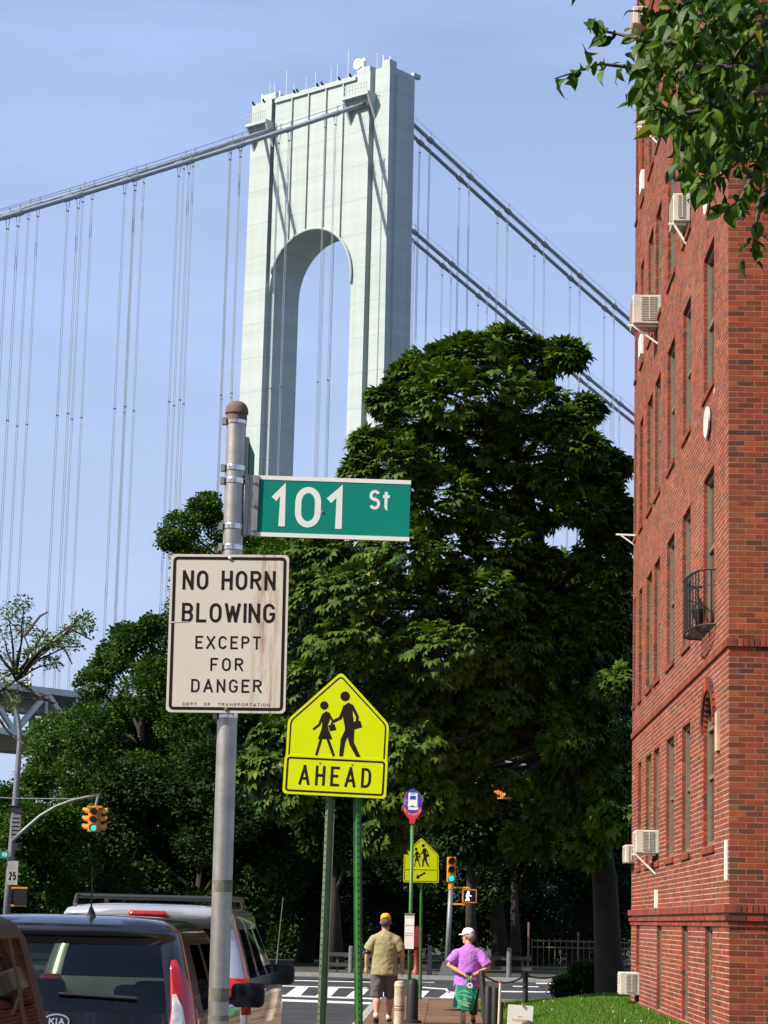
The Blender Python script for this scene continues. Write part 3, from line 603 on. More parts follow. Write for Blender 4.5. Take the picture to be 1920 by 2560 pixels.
b = MB(); c = B(10.0, -.3, 199.6); b.tube([c+BN*-.5, c+BN*-.1, c+BN*.5], [.5, 1.25, 1.3], 20); b.tube([B(8.4, -.3, 198), B(8.4, -.3, 199.9), B(8.4, -.3, 200.7)], [.3, .8, .3], 12); b.build('radio_dish', M['white'], tower)
def z_side(t): return 189.3-.535*t+.0002*t*t
def z_main(t): return 194.3-.335*t+.00016*t*t
for s in (6.6, 9.75, 37.0, 40.1):
    pth = [B(s, t, z_side(t)) for t in np.linspace(.5, 215, 40)]; o = MB().tube(pth, .47, 10).build('main_cable', M['cable'], bridge, smooth=True)
    pth = [B(s, -t, z_main(t)) for t in np.linspace(8.0, 300, 44)]; o2 = MB().tube(pth, .47, 10).build('main_cable', M['cable'], bridge, smooth=True)
    MB().tube([B(s-.5, t, z_side(t)+1.5) for t in np.linspace(3, 215, 30)], .04, 4).build('hand_rope', M['cable'], o)
    MB().tube([B(s-.5, -t, z_main(t)+1.5) for t in np.linspace(11, 300, 30)], .04, 4).build('hand_rope', M['cable'], o2)
    for k in range(12):
        t = 10.9+15.25*k; z = z_side(t)
        c = MB(); c.tube([B(s, t-1.0, z_side(t-1.0)), B(s, t+1.0, z_side(t+1.0))], .64, 10); c.bar(B(s-.5, t, z), B(s-.5, t, z+1.9), .18); c.build('cable_band', M['cable'], o)
        r_ = MB()
        for dt in (-.22, .22): r_.tube([B(s, t+dt*2.4, z), B(s, t+dt, z-2.6), B(s, t+dt, 44.2)], .065, 5)
        for zz in (z-2.6, 44.2+(z-44.2)*.55): r_.bar(B(s, t-.4, zz), B(s, t+.4, zz), .2)
        r_.build('suspender', M['rope'], bridge)
    for k in range(17):
        t = 22.9+15.4*k; z = z_main(t)
        c = MB(); c.tube([B(s, -t-1.0, z_main(t+1.0)), B(s, -t+1.0, z_main(t-1.0))], .64, 10); c.bar(B(s-.5, -t, z), B(s-.5, -t, z+1.9), .18); c.build('cable_band', M['cable'], o2)
        r_ = MB()
        for dt in (-.22, .22): r_.tube([B(s, -t+dt*2.4, z), B(s, -t+dt, z-2.6), B(s, -t+dt, 44.2)], .065, 5)
        r_.bar(B(s, -t-.4, z-2.6), B(s, -t+.4, z-2.6), .2)
        r_.build('suspender', M['rope'], bridge)
# double deck stiffened by trusses
d_ = MB(); bbox(d_, 3.9, 43.0, -300, 215, 43.2, 43.6); bbox(d_, 3.9, 43.0, -300, 215, 34.7, 35.0); deck = d_.build('deck', M['cable'], bridge)
for s in (3.2, 43.5):
    for z in (43.4, 34.9): bb = MB(); bbox(bb, s-.5, s+.5, -300, 215, z-.6, z+.6); bb.build('chord', M['steel'], deck)
    for k in range(-39, 28):
        t = k*7.65; MB().bar(B(s, t, 35), B(s, t, 43), .5).build('truss_post', M['steel'], deck); z0, z1 = (35, 43) if k % 2 else (43, 35)
        MB().bar(B(s, t, z0), B(s, t+7.65, z1), .85).build('truss_diagonal', M['steel'], deck)
for k in range(-6, 6):
    MB().tube([B(4.6, 95+k*30.5, 43.9), B(4.6, 95+k*30.5, 51.0)], [.3, .3], 8).build('lamp_column', M['white'], deck)
for t in (150,):
    bb = MB(); bbox(bb, 6, 11, t-3, t+3, -1, 34.6); bbox(bb, 36, 41, t-3, t+3, -1, 34.6); bb.build('pier', M['tower'], bridge)

# ------------------------------------------------------------------ street sign post
def frame_at(px, py, Y, yaw=0.0, roll=0.0):
    """sign frame at the pixel: right vector turned by yaw about z, then rolled in its plane (clockwise positive)"""
    O = PY(px, py, Y); a = np.array((math.cos(yaw), math.sin(yaw), 0)); bq = np.array((0, 0, 1.0)); n_ = np.array((math.sin(yaw), -math.cos(yaw), 0))
    c, s = math.cos(roll), math.sin(roll); return O, a*c-bq*s, a*s+bq*c, n_
def stained_sign():
    m = mat('aged_white_sheeting', (.56, .515, .445), .5, var=.07, scale=4, spec=.3); nt = m.node_tree; b = nt.nodes['Principled BSDF']; L = nt.links.new
    t = N(nt, 'ShaderNodeTexCoord'); mp_ = N(nt, 'ShaderNodeMapping'); mp_.inputs['Scale'].default_value = (26, 1, 3.2); L(t.outputs['Generated'], mp_.inputs['Vector'])
    n1 = N(nt, 'ShaderNodeTexNoise', Scale=1.0, Detail=8.0, Roughness=.72); L(mp_.outputs['Vector'], n1.inputs['Vector'])
    sx = N(nt, 'ShaderNodeSeparateXYZ'); L(t.outputs['Generated'], sx.inputs[0])
    rx = N(nt, 'ShaderNodeValToRGB'); e = rx.color_ramp.elements; e[0].position, e[0].color = .68, (0, 0, 0, 1); e[1].position, e[1].color = .79, (1, 1, 1, 1); q = e.new(.9); q.color = (.55, .55, .55, 1); q = e.new(.97); q.color = (0, 0, 0, 1); L(sx.outputs[0], rx.inputs['Fac'])
    rn = N(nt, 'ShaderNodeValToRGB'); rn.color_ramp.elements[0].position = .44; rn.color_ramp.elements[1].position = .62; L(n1.outputs['Fac'], rn.inputs['Fac'])
    mu = N(nt, 'ShaderNodeMath', operation='MULTIPLY'); L(rx.outputs['Color'], mu.inputs[0]); L(rn.outputs['Color'], mu.inputs[1]); mu2 = N(nt, 'ShaderNodeMath', operation='MULTIPLY'); mu2.inputs[1].default_value = .95; L(mu.outputs[0], mu2.inputs[0])
    prev = b.inputs['Base Color'].links[0].from_socket; mi = N(nt, 'ShaderNodeMix', data_type='RGBA'); L(mu2.outputs[0], mi.inputs['Factor']); L(prev, mi.inputs[6]); mi.inputs[7].default_value = (.27, .16, .095, 1); L(mi.outputs[2], b.inputs['Base Color'])
    return m
M['sign_white'] = stained_sign(); M['bright_steel'] = mat('bright_steel_strap', (.75, .72, .68), .22, 1.0, var=.2, scale=40)
M['street_green'] = mat('street_sign_green', (.0, .20, .145), .6, var=.06, scale=3, spec=.15)
M['sign_cream'] = mat('reflective_white', (.72, .70, .67), .45, var=.06, scale=6)
YP = 8.86
pb = PY(545, 2560, YP); ptop = PY(592, 1030, YP); k = (ptop-pb)/(ptop[2]-pb[2])          # the post leans a little
foot = pb+k*(-.02-pb[2])
post = thing('street_sign_post', 'grey steel post with rusty domed cap, green 101 St plate and white NO HORN notice', 'sign post', (foot[0], foot[1], 0))
def pole_at(z): return foot+k*(z-foot[2])
z1 = ptop[2]; MB().tube([foot, pole_at(z1)], .0385, 24).build('pole', M['galv'], post, smooth=False)
smooth_by_angle(post.children[0])
c = pole_at(z1); prof = [(.041, -.035), (.0415, -.01), (.046, -.008), (.046, .0), (.043, .016), (.035, .03), (.022, .04), (.004, .044)]
smooth_by_angle(MB().lathe(c, prof, 24).build('cap', M['rust'], post), 30)
for py in (1055, 1172, 1204, 1318, 1370, 1790):
    z = PY(588, py, YP)[2]; q = pole_at(z); o = MB().lathe(q-np.array((0, 0, .011)), [(.0398, 0), (.0405, .002), (.0405, .02), (.0398, .022)], 24).build('strap', M['bright_steel'], post)
    MB().obox(q+np.array((-.046, -.012, 0)), (.008, 0, 0), (0, .012, 0), (0, 0, .014)).build('buckle', M['galv'], o)
for py, h_ in ((2215, .045), (2487, .05), (2545, .02)):
    q = pole_at(PY(550, py, YP)[2]); MB().tube([q+k*(-h_/2), q+k*(h_/2)], .0389, 24).build('tape_patch', M['tape'], post)
# white notice
O, a, bq, n_ = frame_at(569.5, 1583, YP-.06, yaw=R(-1.2), roll=R(-.45)); W_, H_ = .457, .61
plate = MB().prism(rrect(-W_/2, -H_/2, W_/2, H_/2, .018), O, a, bq, n_, -.002, 0).build('notice_plate', M['sign_white'], post)
bo = rrect(-W_/2+.0155, -H_/2+.0155, W_/2-.0155, H_/2-.0155, .012)
MB().stroke(bo, .0115, O, a, bq, n_, .0008, closed=True).build('border', M['black'], plate)
tx = MB()
def U(u): return (u-.5)*W_
def Vv(v): return (.5-v)*H_
for s, u0, u1, v0, v1, sw_, gp in (('NO', .105, .322, .103, .226, .15, .26), ('HORN', .434, .89, .103, .226, .15, .26), ('BLOWING', .107, .893, .31, .433, .15, .26), ('EXCEPT', .229, .777, .518, .6, .14, .4), ('FOR', .361, .636, .656, .738, .14, .46), ('DANGER', .205, .795, .79, .873, .14, .42),
                              ('DEPT', .138, .255, .9385, .9565, .13, .5), ('OF', .317, .37, .9385, .9565, .13, .5), ('TRANSPORTATION', .434, .866, .9385, .9565, .13, .5)):
    if v0 < .9: letters(s, U(u0), U(u1), Vv(v1), Vv(v0), O, a, bq, n_, .0008, sw_, gp, M['black'], plate)
    else: text(tx, s, U(u0), U(u1), Vv(v1), Vv(v0), O, a, bq, n_, .0008, sw_, gp)
tx.build('small_lettering', M['black'], plate, kind='stuff')
for u, v, m_ in ((.505, .025, 'galv'), (.505, .977, 'rust')):
    q = O+a*U(u)+bq*Vv(v); MB().tube([q, q+n_*.004, q+n_*.006], [.0085, .008, .004], 12).build('bolt', M[m_], plate)
q = [(U(.0), Vv(.434)), (U(.035), Vv(.431)), (U(.17), Vv(.428)), (U(.17), Vv(.431)), (U(.035), Vv(.4375)), (U(.0), Vv(.441))]
MB().flat(q, O, a, bq, n_, .0014).build('dent_crease', M['sign_white'], plate)
# green street name plate and its bracket
O, a, bq, n_ = frame_at(833, 1270.5, YP+.01, yaw=R(2.0), roll=R(.45)); W_, H_ = .597, .2245
plate = MB().prism([(-W_/2, -H_/2), (W_/2, -H_/2), (W_/2, H_/2), (-W_/2, H_/2)], O, a, bq, n_, -.006, 0).build('street_name_plate', M['street_green'], post)
for v in (1, -1): MB().prism([(-W_/2, v*H_/2-.008), (W_/2+.001, v*H_/2-.008), (W_/2+.001, v*H_/2+.008), (-W_/2, v*H_/2+.008)], O, a, bq, n_, -.007, .0015).build('edge_strip', M['sign_cream'], plate)
tx = MB(); VV = lambda v: (.5-v)*H_
for s, u0, u1, v0, v1, sw_ in (('1', .105, .19, .14, .85, .16), ('0', .252, .42, .14, .855, .15), ('1', .465, .56, .14, .86, .16), ('S', .733, .805, .155, .50, .15), ('t', .822, .868, .155, .505, .15)):
    letters(s, (u0-.5)*W_, (u1-.5)*W_, VV(v1), VV(v0), O, a, bq, n_, .0008, sw_, None, M['sign_cream'], plate)
q = O+a*(-.072*W_)+bq*VV(.57); MB().tube([q, q+n_*.004], [.006, .004], 10).build('rivet', M['galv'], plate)
br = MB(); br.obox(O+a*(-W_/2-.012)+n_*.004, a*.018, bq*(H_/2+.006), n_*.004); br.obox(O+a*(-W_/2-.040)+n_*(-.004), a*.008, bq*(H_/2+.006), n_*.018); br.obox(O+a*(-W_/2-.026), a*.014, bq*(H_/2+.004), n_*.004)
bo_ = br.build('bracket', M['galv'], post)
for v in (.1, .5, .93): q = O+a*(-W_/2-.010)+bq*VV(v)+n_*.008; MB().tube([q, q+n_*.006], [.0075, .006], 8).build('bolt', M['galv'], bo_)
# the other name plate, edge on behind the post
zc = PY(612, 1142, YP)[2]; q = pole_at(zc)
MB().box((q[0]+.045, q[1]+.02, zc-.07), (q[0]+.049, q[1]+.3, zc+.07)).build('cross_street_plate', M['street_green'], post)
MB().obox((q[0]+.043, q[1]+.03, zc), (.006, 0, 0), (0, .03, 0), (0, 0, .08)).build('bracket', M['galv'], post)

# ------------------------------------------------------------------ school signs
def school_sign(t, O, a, bq, n_, sc, words, head, yb=-.403, yt=-.112, ap=.515):
    """yellow-green pentagon with two walking figures over a plate; sc scales a 0.762 m wide sign; local units are crop pixels"""
    u = .762/1292*sc                                           # metres per drawing unit
    cx, cy = 843, 1000
    def q(p): return ((p[0]-cx)*u, (cy-p[1])*u)
    def rot(p):                                                # the drawing was taken from a sign tilted by 3.2 degrees
        x, y = q(p); c, s = math.cos(R(3.1)), math.sin(R(3.1)); return (x*c-y*s, x*s+y*c)
    pent = [(-.381, -.235), (.381, -.235), (.381, .175), (.02, .545), (-.02, .545), (-.381, .175)]
    w = sc
    def rounded(poly, r):
        out = []
        for i in range(len(poly)):
            p, c, d = [np.array(z_, float) for z_ in (poly[i-1], poly[i], poly[(i+1) % len(poly)])]
            e0 = (p-c)/np.linalg.norm(p-c); e1 = (d-c)/np.linalg.norm(d-c); rr = min(r, np.linalg.norm(p-c)*.45, np.linalg.norm(d-c)*.45)
            A, D_ = c+e0*rr, c+e1*rr
            for k_ in range(5): s_ = k_/4; out.append(tuple((1-s_)**2*A+2*s_*(1-s_)*c+s_*s_*D_))
        return out
    pent = rounded([(x*w, y*w) for x, y in [(-.381, yt-.09), (.381, yt-.09), (.381, .152), (0, ap+.012), (-.381, .152)]], .035*w)
    pl = MB().prism(pent, O, a, bq, n_, -.006, 0).build('pentagon_plate', M['yellow_green'], t)
    inner = rounded([(x*w, y*w) for x, y in [(-.357, yt-.09), (.357, yt-.09), (.357, .142), (0, ap-.022), (-.357, .142)]], .03*w)
    MB().stroke(inner, .011*w, O, a, bq, n_, .001, closed=True).build('border', M['black'], pl)
    pic = MB(); d = .0012
    def poly(pts, dd=0): pic.flat([rot(p) for p in pts], O, a, bq, n_, d+dd)
    def strk(pts, wd, dd=0): pic.stroke([rot(p) for p in pts], wd*u, O, a, bq, n_, d+dd, cap=.2)
    poly([(675+53*math.cos(R(i)), 535-55*math.sin(R(i))) for i in range(0, 360, 15)]); poly([(942+61*math.cos(R(i)), 420-63*math.sin(R(i))) for i in range(0, 360, 15)])
    poly([(640, 700), (650, 640), (700, 608), (752, 635), (748, 720), (720, 790), (735, 850), (782, 965), (595, 962), (640, 840), (650, 790)])
    strk([(655, 665), (612, 780), (538, 836)], 30, 1e-4); strk([(738, 650), (785, 735), (765, 795)], 26, 1e-4); poly([(725, 790), (808, 770), (832, 848), (750, 862)], 2e-4)
    strk([(635, 960), (578, 1162)], 33, 1e-4); strk([(722, 960), (798, 1172)], 36, 1e-4)
    poly([(912, 545), (985, 500), (1040, 528), (1040, 650), (1052, 745), (1062, 850), (1058, 910), (940, 905), (938, 800), (915, 690)])
    strk([(935, 560), (880, 697), (795, 738)], 40, 1e-4); strk([(1035, 548), (1098, 680), (1094, 745)], 36, 1e-4); poly([(1042, 745), (1135, 730), (1160, 815), (1062, 842)], 2e-4)
    poly([(940, 850), (1005, 860), (945, 1005), (917, 1182), (868, 1180), (885, 970)], 3e-4); poly([(955, 860), (1060, 850), (1055, 1005), (1142, 1192), (1085, 1190), (1003, 1040), (970, 930)], 1e-4)
    pic.build('walking_figures', M['black'], pl)
    # plate below
    y0, y1 = yb*w, yt*w; P_ = rrect(-.388*w, y0, .388*w, y1, .03*w); pq = MB().prism(P_, O, a, bq, n_, .002, .006).build('lower_plate', M['yellow_green'], t)
    MB().stroke(rrect(-.362*w, y0+.026*w, .362*w, y1-.022*w, .018*w), .015*w, O, a, bq, n_, .0068, closed=True).build('border', M['black'], pq)
    l = MB()
    if words: letters(words, -.272*w, .27*w, y0+.072*w, y0+.22*w, O, a, bq, n_, .0068, .14, .5, M['black'], pq)
    else:
        c = [(-.115, -.39), (-.02, -.393), (-.043, -.362), (.105, -.275), (.085, -.24), (-.062, -.328), (-.085, -.295)]
        l.flat([(x*w, (y+.022)*w) for x, y in c], O, a, bq, n_, .0068)
    if not words: l.build('arrow', M['black'], pq)
    for x, y in ((-.12, yt-.05), (.12, yt-.05)): MB().tube([O+a*x*w+bq*y*w+n_*.006, O+a*x*w+bq*y*w+n_*.010], [.008, .006], 8).build('bolt', M['galv'], pl)
def u_post(t, p0, p1, m_, twist=0.0, w=.062, d=.036, top=None):
    """flanged channel post from p0 to p1 with punched holes"""
    p0, p1 = np.array(p0), np.array(p1); ax = (p1-p0); L_ = np.linalg.norm(ax); ax /= L_
    prof = [(-w/2, 0), (-w*.3, 0), (-w*.16, -d), (w*.16, -d), (w*.3, 0), (w/2, 0), (w/2, .004), (w*.27, .004), (w*.14, -d+.005), (-w*.14, -d+.005), (-w*.27, .004), (-w/2, .004)]
    c, s = math.cos(twist), math.sin(twist); X_ = np.array((c, s, 0)); X_ = X_-ax*(X_@ax); X_ /= np.linalg.norm(X_); Y_ = np.cross(ax, X_)
    o = MB().prism(prof, p0, X_, Y_, ax, 0, L_).build('post', m_, t); h = MB(); nh = int(L_/.05)
    for i in range(nh):
        q = p0+ax*(.02+i*.05); h.obox(q+Y_*(-d-.0006), X_*.005, Y_*.0006, ax*.006)
    h.build('bolt_holes', M['black'], o, kind='stuff')
YA = 17.35
O, a, bq, n_ = frame_at(843, 1855, YA, yaw=R(-3), roll=R(1.75))
fl, fr_ = PY(800, 2700, YA+.09), PY(897.5, 2700, YA+.09); k0 = PY(829, 1960, YA+.09); k1 = PY(893, 1960, YA+.09)
def to_ground(p, q, z): d = (q-p)/(q[2]-p[2]); return p+d*(z-p[2])
sign = thing('school_crossing_sign', 'bright yellow-green school crossing sign reading AHEAD on two green posts', 'road sign', ((fl[0]+fr_[0])/2, YA+.03, 0))
school_sign(sign, O, a, bq, n_, 1.0, 'AHEAD', True)
g0, g1 = to_ground(k0, fl, -.05), to_ground(k1, fr_, -.05); k0 = k0+(k0-g0)/np.linalg.norm(k0-g0)*.2; k1 = k1+(k1-g1)/np.linalg.norm(k1-g1)*.2
u_post(sign, g0, k0, M['olive_post'], R(-38), w=.075, d=.045); u_post(sign, g1, k1, M['green_post'], R(8))
YB = 51.2
O, a, bq, n_ = frame_at(1053, 2154, YB, yaw=R(4), roll=R(-.6))
gp = PZ(1050, 2499, 0); top = PY(1054, 2130, YB+.04)
sign = thing('school_crossing_sign', 'smaller yellow-green school crossing sign with a black arrow near the road corner', 'road sign', (gp[0], gp[1], 0))
school_sign(sign, O, a, bq, n_, 1.0, None, True, -.45, -.155, .505); u_post(sign, (gp[0], YB+.09, -.02), top+np.array((0, .05, 0)), M['green_post'], 0, w=.07)

# ------------------------------------------------------------------ bus stop
YS = 39.4; f_ = PZ(1021, 2556, 0); bs = thing('bus_stop_sign', 'green bus stop pole with blue and red oval sign and white timetable box', 'bus stop', (f_[0], f_[1], 0))
M['bus_blue'] = mat('bus_sign_blue', (.03, .05, .42), .4, var=.05); M['bus_red'] = mat('bus_sign_red', (.62, .02, .04), .4, var=.05); M['pale_red'] = mat('pale_red_print', (.85, .45, .42), .5)
tp_ = PY(1033, 2000, YS); MB().tube([(f_[0], f_[1], 0), PY(1031, 2058, YS)+np.array((0, .01, 0))], .03, 12).build('pole', M['green_post'], bs, smooth=True)
O, a, bq, n_ = frame_at(1032, 2004.6, YS-.03, roll=R(0.3)); s_ = .1582/146.6
def bq_(x, y): return ((x-455)*s_, (345-y)*s_)
out = [bq_(*p) for p in arc(455, 330, 150, 175, 200, -20, 24)]+[bq_(*p) for p in ((600, 465), (585, 510), (555, 555), (500, 605), (492, 625), (490, 685), (412, 682), (410, 625), (402, 605), (355, 560), (318, 505), (305, 460))]
out = [(((455+150*math.cos(R(t_)))-455)*s_, (345-(330-175*math.sin(R(t_))))*s_) for t_ in np.linspace(205, -25, 26)]+[bq_(*p) for p in ((600, 465), (585, 510), (555, 555), (500, 605), (492, 625), (490, 685), (412, 682), (410, 625), (402, 605), (355, 560), (318, 505), (305, 460))]
pl = MB().prism(out, O, a, bq, n_, -.03, 0).build('sign_plate', M['bus_red'], bs)
el = [((130*math.cos(R(t_)))*s_, (345-(345-175*math.sin(R(t_))*1.05))*s_) for t_ in range(0, 360, 12)]
MB().flat([(1.06*x, 1.0*y+.012) for x, y in el], O, a, bq, n_, .0015).build('blue_field', M['bus_blue'], pl)
ic = MB()
for pts in ([(385, 205), (525, 205), (530, 420), (378, 420)], [(385, 430), (515, 430), (545, 425), (548, 450), (515, 472), (388, 468)]): ic.flat([bq_(*p) for p in pts][::-1], O, a, bq, n_, .003)
ic.build('bus_icon', M['white'], pl); iw = MB()
for pts in ([(412, 250), (498, 250), (502, 310), (408, 310)], [(418, 214), (494, 214), (494, 226), (418, 226)], [(430, 402), (475, 402), (475, 424), (430, 424)]): iw.flat([bq_(*p) for p in pts][::-1], O, a, bq, n_, .0042)
iw.build('bus_icon_window', M['bus_blue'], pl)
wc = MB(); wc.stroke([bq_(*p) for p in arc(345, 355, 22, 26, 60, 330, 10)], .006, O, a, bq, n_, .003); wc.stroke([bq_(345, 295), bq_(345, 330), bq_(365, 330)], .006, O, a, bq, n_, .003); wc.build('wheelchair_icon', M['white'], pl)
tl = MB(); word = 'NO STANDING'
for i, ch in enumerate(word):
    if ch == ' ': continue
    t_ = R(206+i*12.8); c = np.array(((135*math.cos(t_))*s_, (345-(405-140*math.sin(t_)))*s_)); dx = np.array((-math.sin(t_), math.cos(t_))); O2 = O+a*c[0]+bq*c[1]; a2 = a*dx[0]+bq*dx[1]; b2 = -(a*math.cos(t_)+bq*math.sin(t_))
    text(tl, ch, -.011, .011, -.017, .017, O2, a2, b2, n_, .002, .17)
tl.build('small_lettering', M['pale_red'], pl, kind='stuff')
c0, c1 = PY(1010.5, 2371.5, YS-.06), PY(1036, 2286.5, YS-.06)
tb = MB().box((c0[0], YS-.09, c0[2]), (c1[0], YS-.03, c1[2])).build('timetable_box', M['white'], bs); ln = MB()
for v in (.04, .1, .32, .55, .62): ln.box((c0[0]+.008, YS-.0925, c0[2]+(c1[2]-c0[2])*(1-v)), (c1[0]-.008, YS-.0905, c0[2]+(c1[2]-c0[2])*(1-v)+.006))
ln.build('timetable_lines', M['galv_far'], tb); MB().box((c0[0]-.008, YS-.1, c1[2]), (c1[0]+.008, YS-.025, c1[2]+.02)).build('top_rail', M['galv_far'], tb); MB().box((c0[0]-.008, YS-.1, c0[2]-.02), (c1[0]+.008, YS-.025, c0[2])).build('bottom_rail', M['iron'], tb)
q = PY(1030, 2556, YS)
smooth_by_angle(MB().lathe((f_[0]+.06, f_[1], 0), [(.16, 0), (.16, .03), (.1, .05), (.098, .6), (.08, .66), (.07, .70), (.03, .72)], 16).build('base_cover', M['iron'], bs))
# ------------------------------------------------------------------ small street things
f_ = PZ(997, 2572, 0); t = thing('bollard', 'tan concrete-filled bollard with rusty rings beside the bus stop pole', 'bollard', (f_[0], f_[1], 0)); M['bollard'] = mat('bollard_paint', (.50, .43, .32), .7, var=.35, scale=9, bump=.2)
smooth_by_angle(MB().lathe((f_[0], f_[1], -.02), [(.082, 0), (.082, .66), (.088, .665), (.088, .69), (.084, .695), (.084, .72), (.07, .745), (.03, .755)], 20).build('shaft', M['bollard'], t))
for z in (.275, .3, .34): MB().lathe((f_[0], f_[1], z), [(.083, 0), (.0845, .003), (.0845, .012), (.083, .015)], 20).build('ring', M['rust'], t)
def black_post(px, pyt, Y, r, lab, lean=0.0):
    q = PY(px, pyt, Y); z = q[2]; g = lawn_z(q[0], Y)-.04 if q[0] > .72 else -.02
    t = thing('fence_post', lab, 'post', (q[0]+lean, Y, g), group='black posts along the lawn edge')
    smooth_by_angle(MB().tube([(q[0]+lean, Y, g), (q[0], Y, z-.03), (q[0], Y, z-.008), (q[0], Y, z)], [r, r, r*.8, r*.3], 14).build('shaft', M['iron'], t)); 
    return np.array((q[0], Y, z))
black_post(1221, 2465, 37.0, .055, 'thick black wooden post at the edge of the sidewalk lawn, first of a close group'); black_post(1238, 2468, 37.6, .05, 'black round-topped post standing second in the close group by the lawn'); black_post(1253, 2504, 38.2, .034, 'short black post beside the red-tipped white pole')
black_post(1204, 2425, 38.6, .05, 'tall leaning dark post behind the woman in purple', .09)
c2 = black_post(1314, 2427, 46.5, .052, 'black chain post standing alone at the far lawn edge')
c1 = PY(1208, 2438, 42.5); c3 = PY(1402, 2438, 47.5)
t = thing('fence_post', 'slim black chain post beside the dark shrub', 'post', (c3[0], 47.5, 0), group='black posts along the lawn edge'); MB().tube([(c3[0], 47.5, 0), (c3[0], 47.5, c3[2]+.03)], .035, 10).build('shaft', M['iron'], t)
def chain(a, b, sag, lab):
    o = MB().tube([a*(1-s)+b*s-np.array((0, 0, sag*4*s*(1-s))) for s in np.linspace(0, 1, 14)], .017, 6).build('chain', M['iron']); tag(o, lab, 'chain', 'chains between the lawn posts')
chain(c1, c2-np.array((0, 0, .08)), .14, 'black chain hanging from the lone far post towards the sidewalk'); chain(c2-np.array((0, 0, .08)), c3, .06, 'black chain running from the lone far post to the dark shrub')
q = PY(1251, 2452, 37.0); t = thing('marker_pole', 'thin white pole with a red tip among the black posts', 'pole', (q[0], 37.0, .0)); M['red_tip'] = mat('red_tip', (.6, .03, .05), .5)
MB().tube([(q[0]-.02, 37.0, 0), (q[0], 37.0, q[2]-.03)], .019, 10).build('shaft', M['ivory'], t); MB().tube([(q[0], 37.0, q[2]-.035), (q[0], 37.0, q[2])], [.024, .022], 10).build('tip', M['red_tip'], t)
M['orange_print'] = mat('faded_orange_print', (.75, .35, .12), .6)
YL = 34.5; O, a, bq, n_ = frame_at(1300, 2548, YL, yaw=R(6), roll=R(3)); t = thing('lawn_sign', 'white lawn sign with faded orange print standing in the grass', 'sign', (O[0], YL, .05)); w_, h_ = .185, .2
pl = MB().prism(rrect(-w_, -h_, w_, h_, .015), O, a, bq, n_, -.012, 0).build('board', M['white'], t); l = MB(); letters('NO', -.03, .03, .02, .05, O, a, bq, n_, .001, .2, None, M['orange_print'], pl); letters('PARKING', -.11, .11, -.04, 0, O, a, bq, n_, .001, .2, None, M['orange_print'], pl)
for x in (-.1, .1): MB().bar(O+a*x+bq*(-h_), np.array((O[0]+x, YL, .02)), .02).build('stake', M['iron'], t)
MB().bar(O+a*.02+bq*(h_-.01), O+a*.02+bq*(h_+.035), .05, .012).build('clip', M['orange_print'], t)
q = PY(1322, 2552, 33.2); M['rock'] = mat('dark_rock', (.05, .04, .035), .9, bump=.4, bscale=30); t = MB(); t.tube([(q[0], 33.2, .05), (q[0], 33.2, .2), (q[0], 33.2, q[2]-.05), (q[0]+.02, 33.2, q[2])], [.12, .14, .10, .03], 12); o = t.build('garden_lamp', M['rock']); smooth_by_angle(o); tag(o, 'low dark rounded lamp housing in front of the white lawn sign', 'garden lamp')

# far side of the cross street
M['post_grey'] = mat('dull_grey_post', (.16, .16, .165), .8, var=.3)
def zg(px, py0, Y): return PY(px, py0, Y)
for px, pt, lb in ((878, 2365, 'grey guard rail post across the road behind the green sign posts'), (1006, 2362, 'grey guard rail post across the road just behind the walking man'), (1075, 2365, 'grey guard rail post across the road beside the red call box'), (1273, 2369, 'grey guard rail post across the road near the thin rusty pole')):
    q = PY(px, pt, 75.2); t = thing('guard_post', lb, 'post', (q[0], 75.2, -.02), group='grey guard rail posts across the road'); MB().tube([(q[0], 75.2, -.02), (q[0], 75.2, q[2]-.04), (q[0], 75.2, q[2])], [.075, .075, .05], 10).build('shaft', M['post_grey'], t)
M['dim_rail'] = mat('dull_rail', (.06, .06, .055), .8, var=.3); a_, b_ = PY(820, 2385, 75.35), PY(1330, 2397, 75.35)
t = thing('guard_rail', 'two long dim steel rails strung behind the guard posts across the road', 'guard rail', ((a_[0]+b_[0])/2, 75.35, 0))
for dz in (0, -.32): MB().bar(a_+np.array((0, 0, dz)), b_+np.array((0, 0, dz)), .05, .12).build('rail', M['dim_rail'], t)
for x in np.linspace(a_[0]+.3, b_[0]-.3, 6): MB().bar((x, 75.42, -.03), (x, 75.42, a_[2]), .08).build('support', M['dim_rail'], t)
q = PY(1322, 2305, 75.6); o = thing('thin_pole', 'thin rusty brown pole standing across the road', 'pole', (q[0], 75.6, -.02)); MB().tube([(q[0], 75.6, -.02), (q[0], 75.6, q[2])], .035, 8).build('shaft', M['rust'], o)
M['dark_red'] = mat('dark_red_paint', (.22, .012, .015), .5, var=.3); q = PY(1043, 2318, 75.0)
t = thing('call_box', 'dark red fire alarm call box on a pedestal across the road', 'call box', (q[0], 75.0, -.02)); smooth_by_angle(MB().lathe((q[0], 75.0, -.02), [(.17, 0), (.15, .12), (.09, .2), (.08, .8), (.12, .88)], 12).build('pedestal', M['dark_red'], t)); MB().prism([(-.16, 0), (.16, 0), (.16, .5), (0, .68), (-.16, .5)], (q[0], 75.12, .85), (1, 0, 0), (0, 0, 1), (0, -1, 0), 0, .24).build('box', M['dark_red'], t)
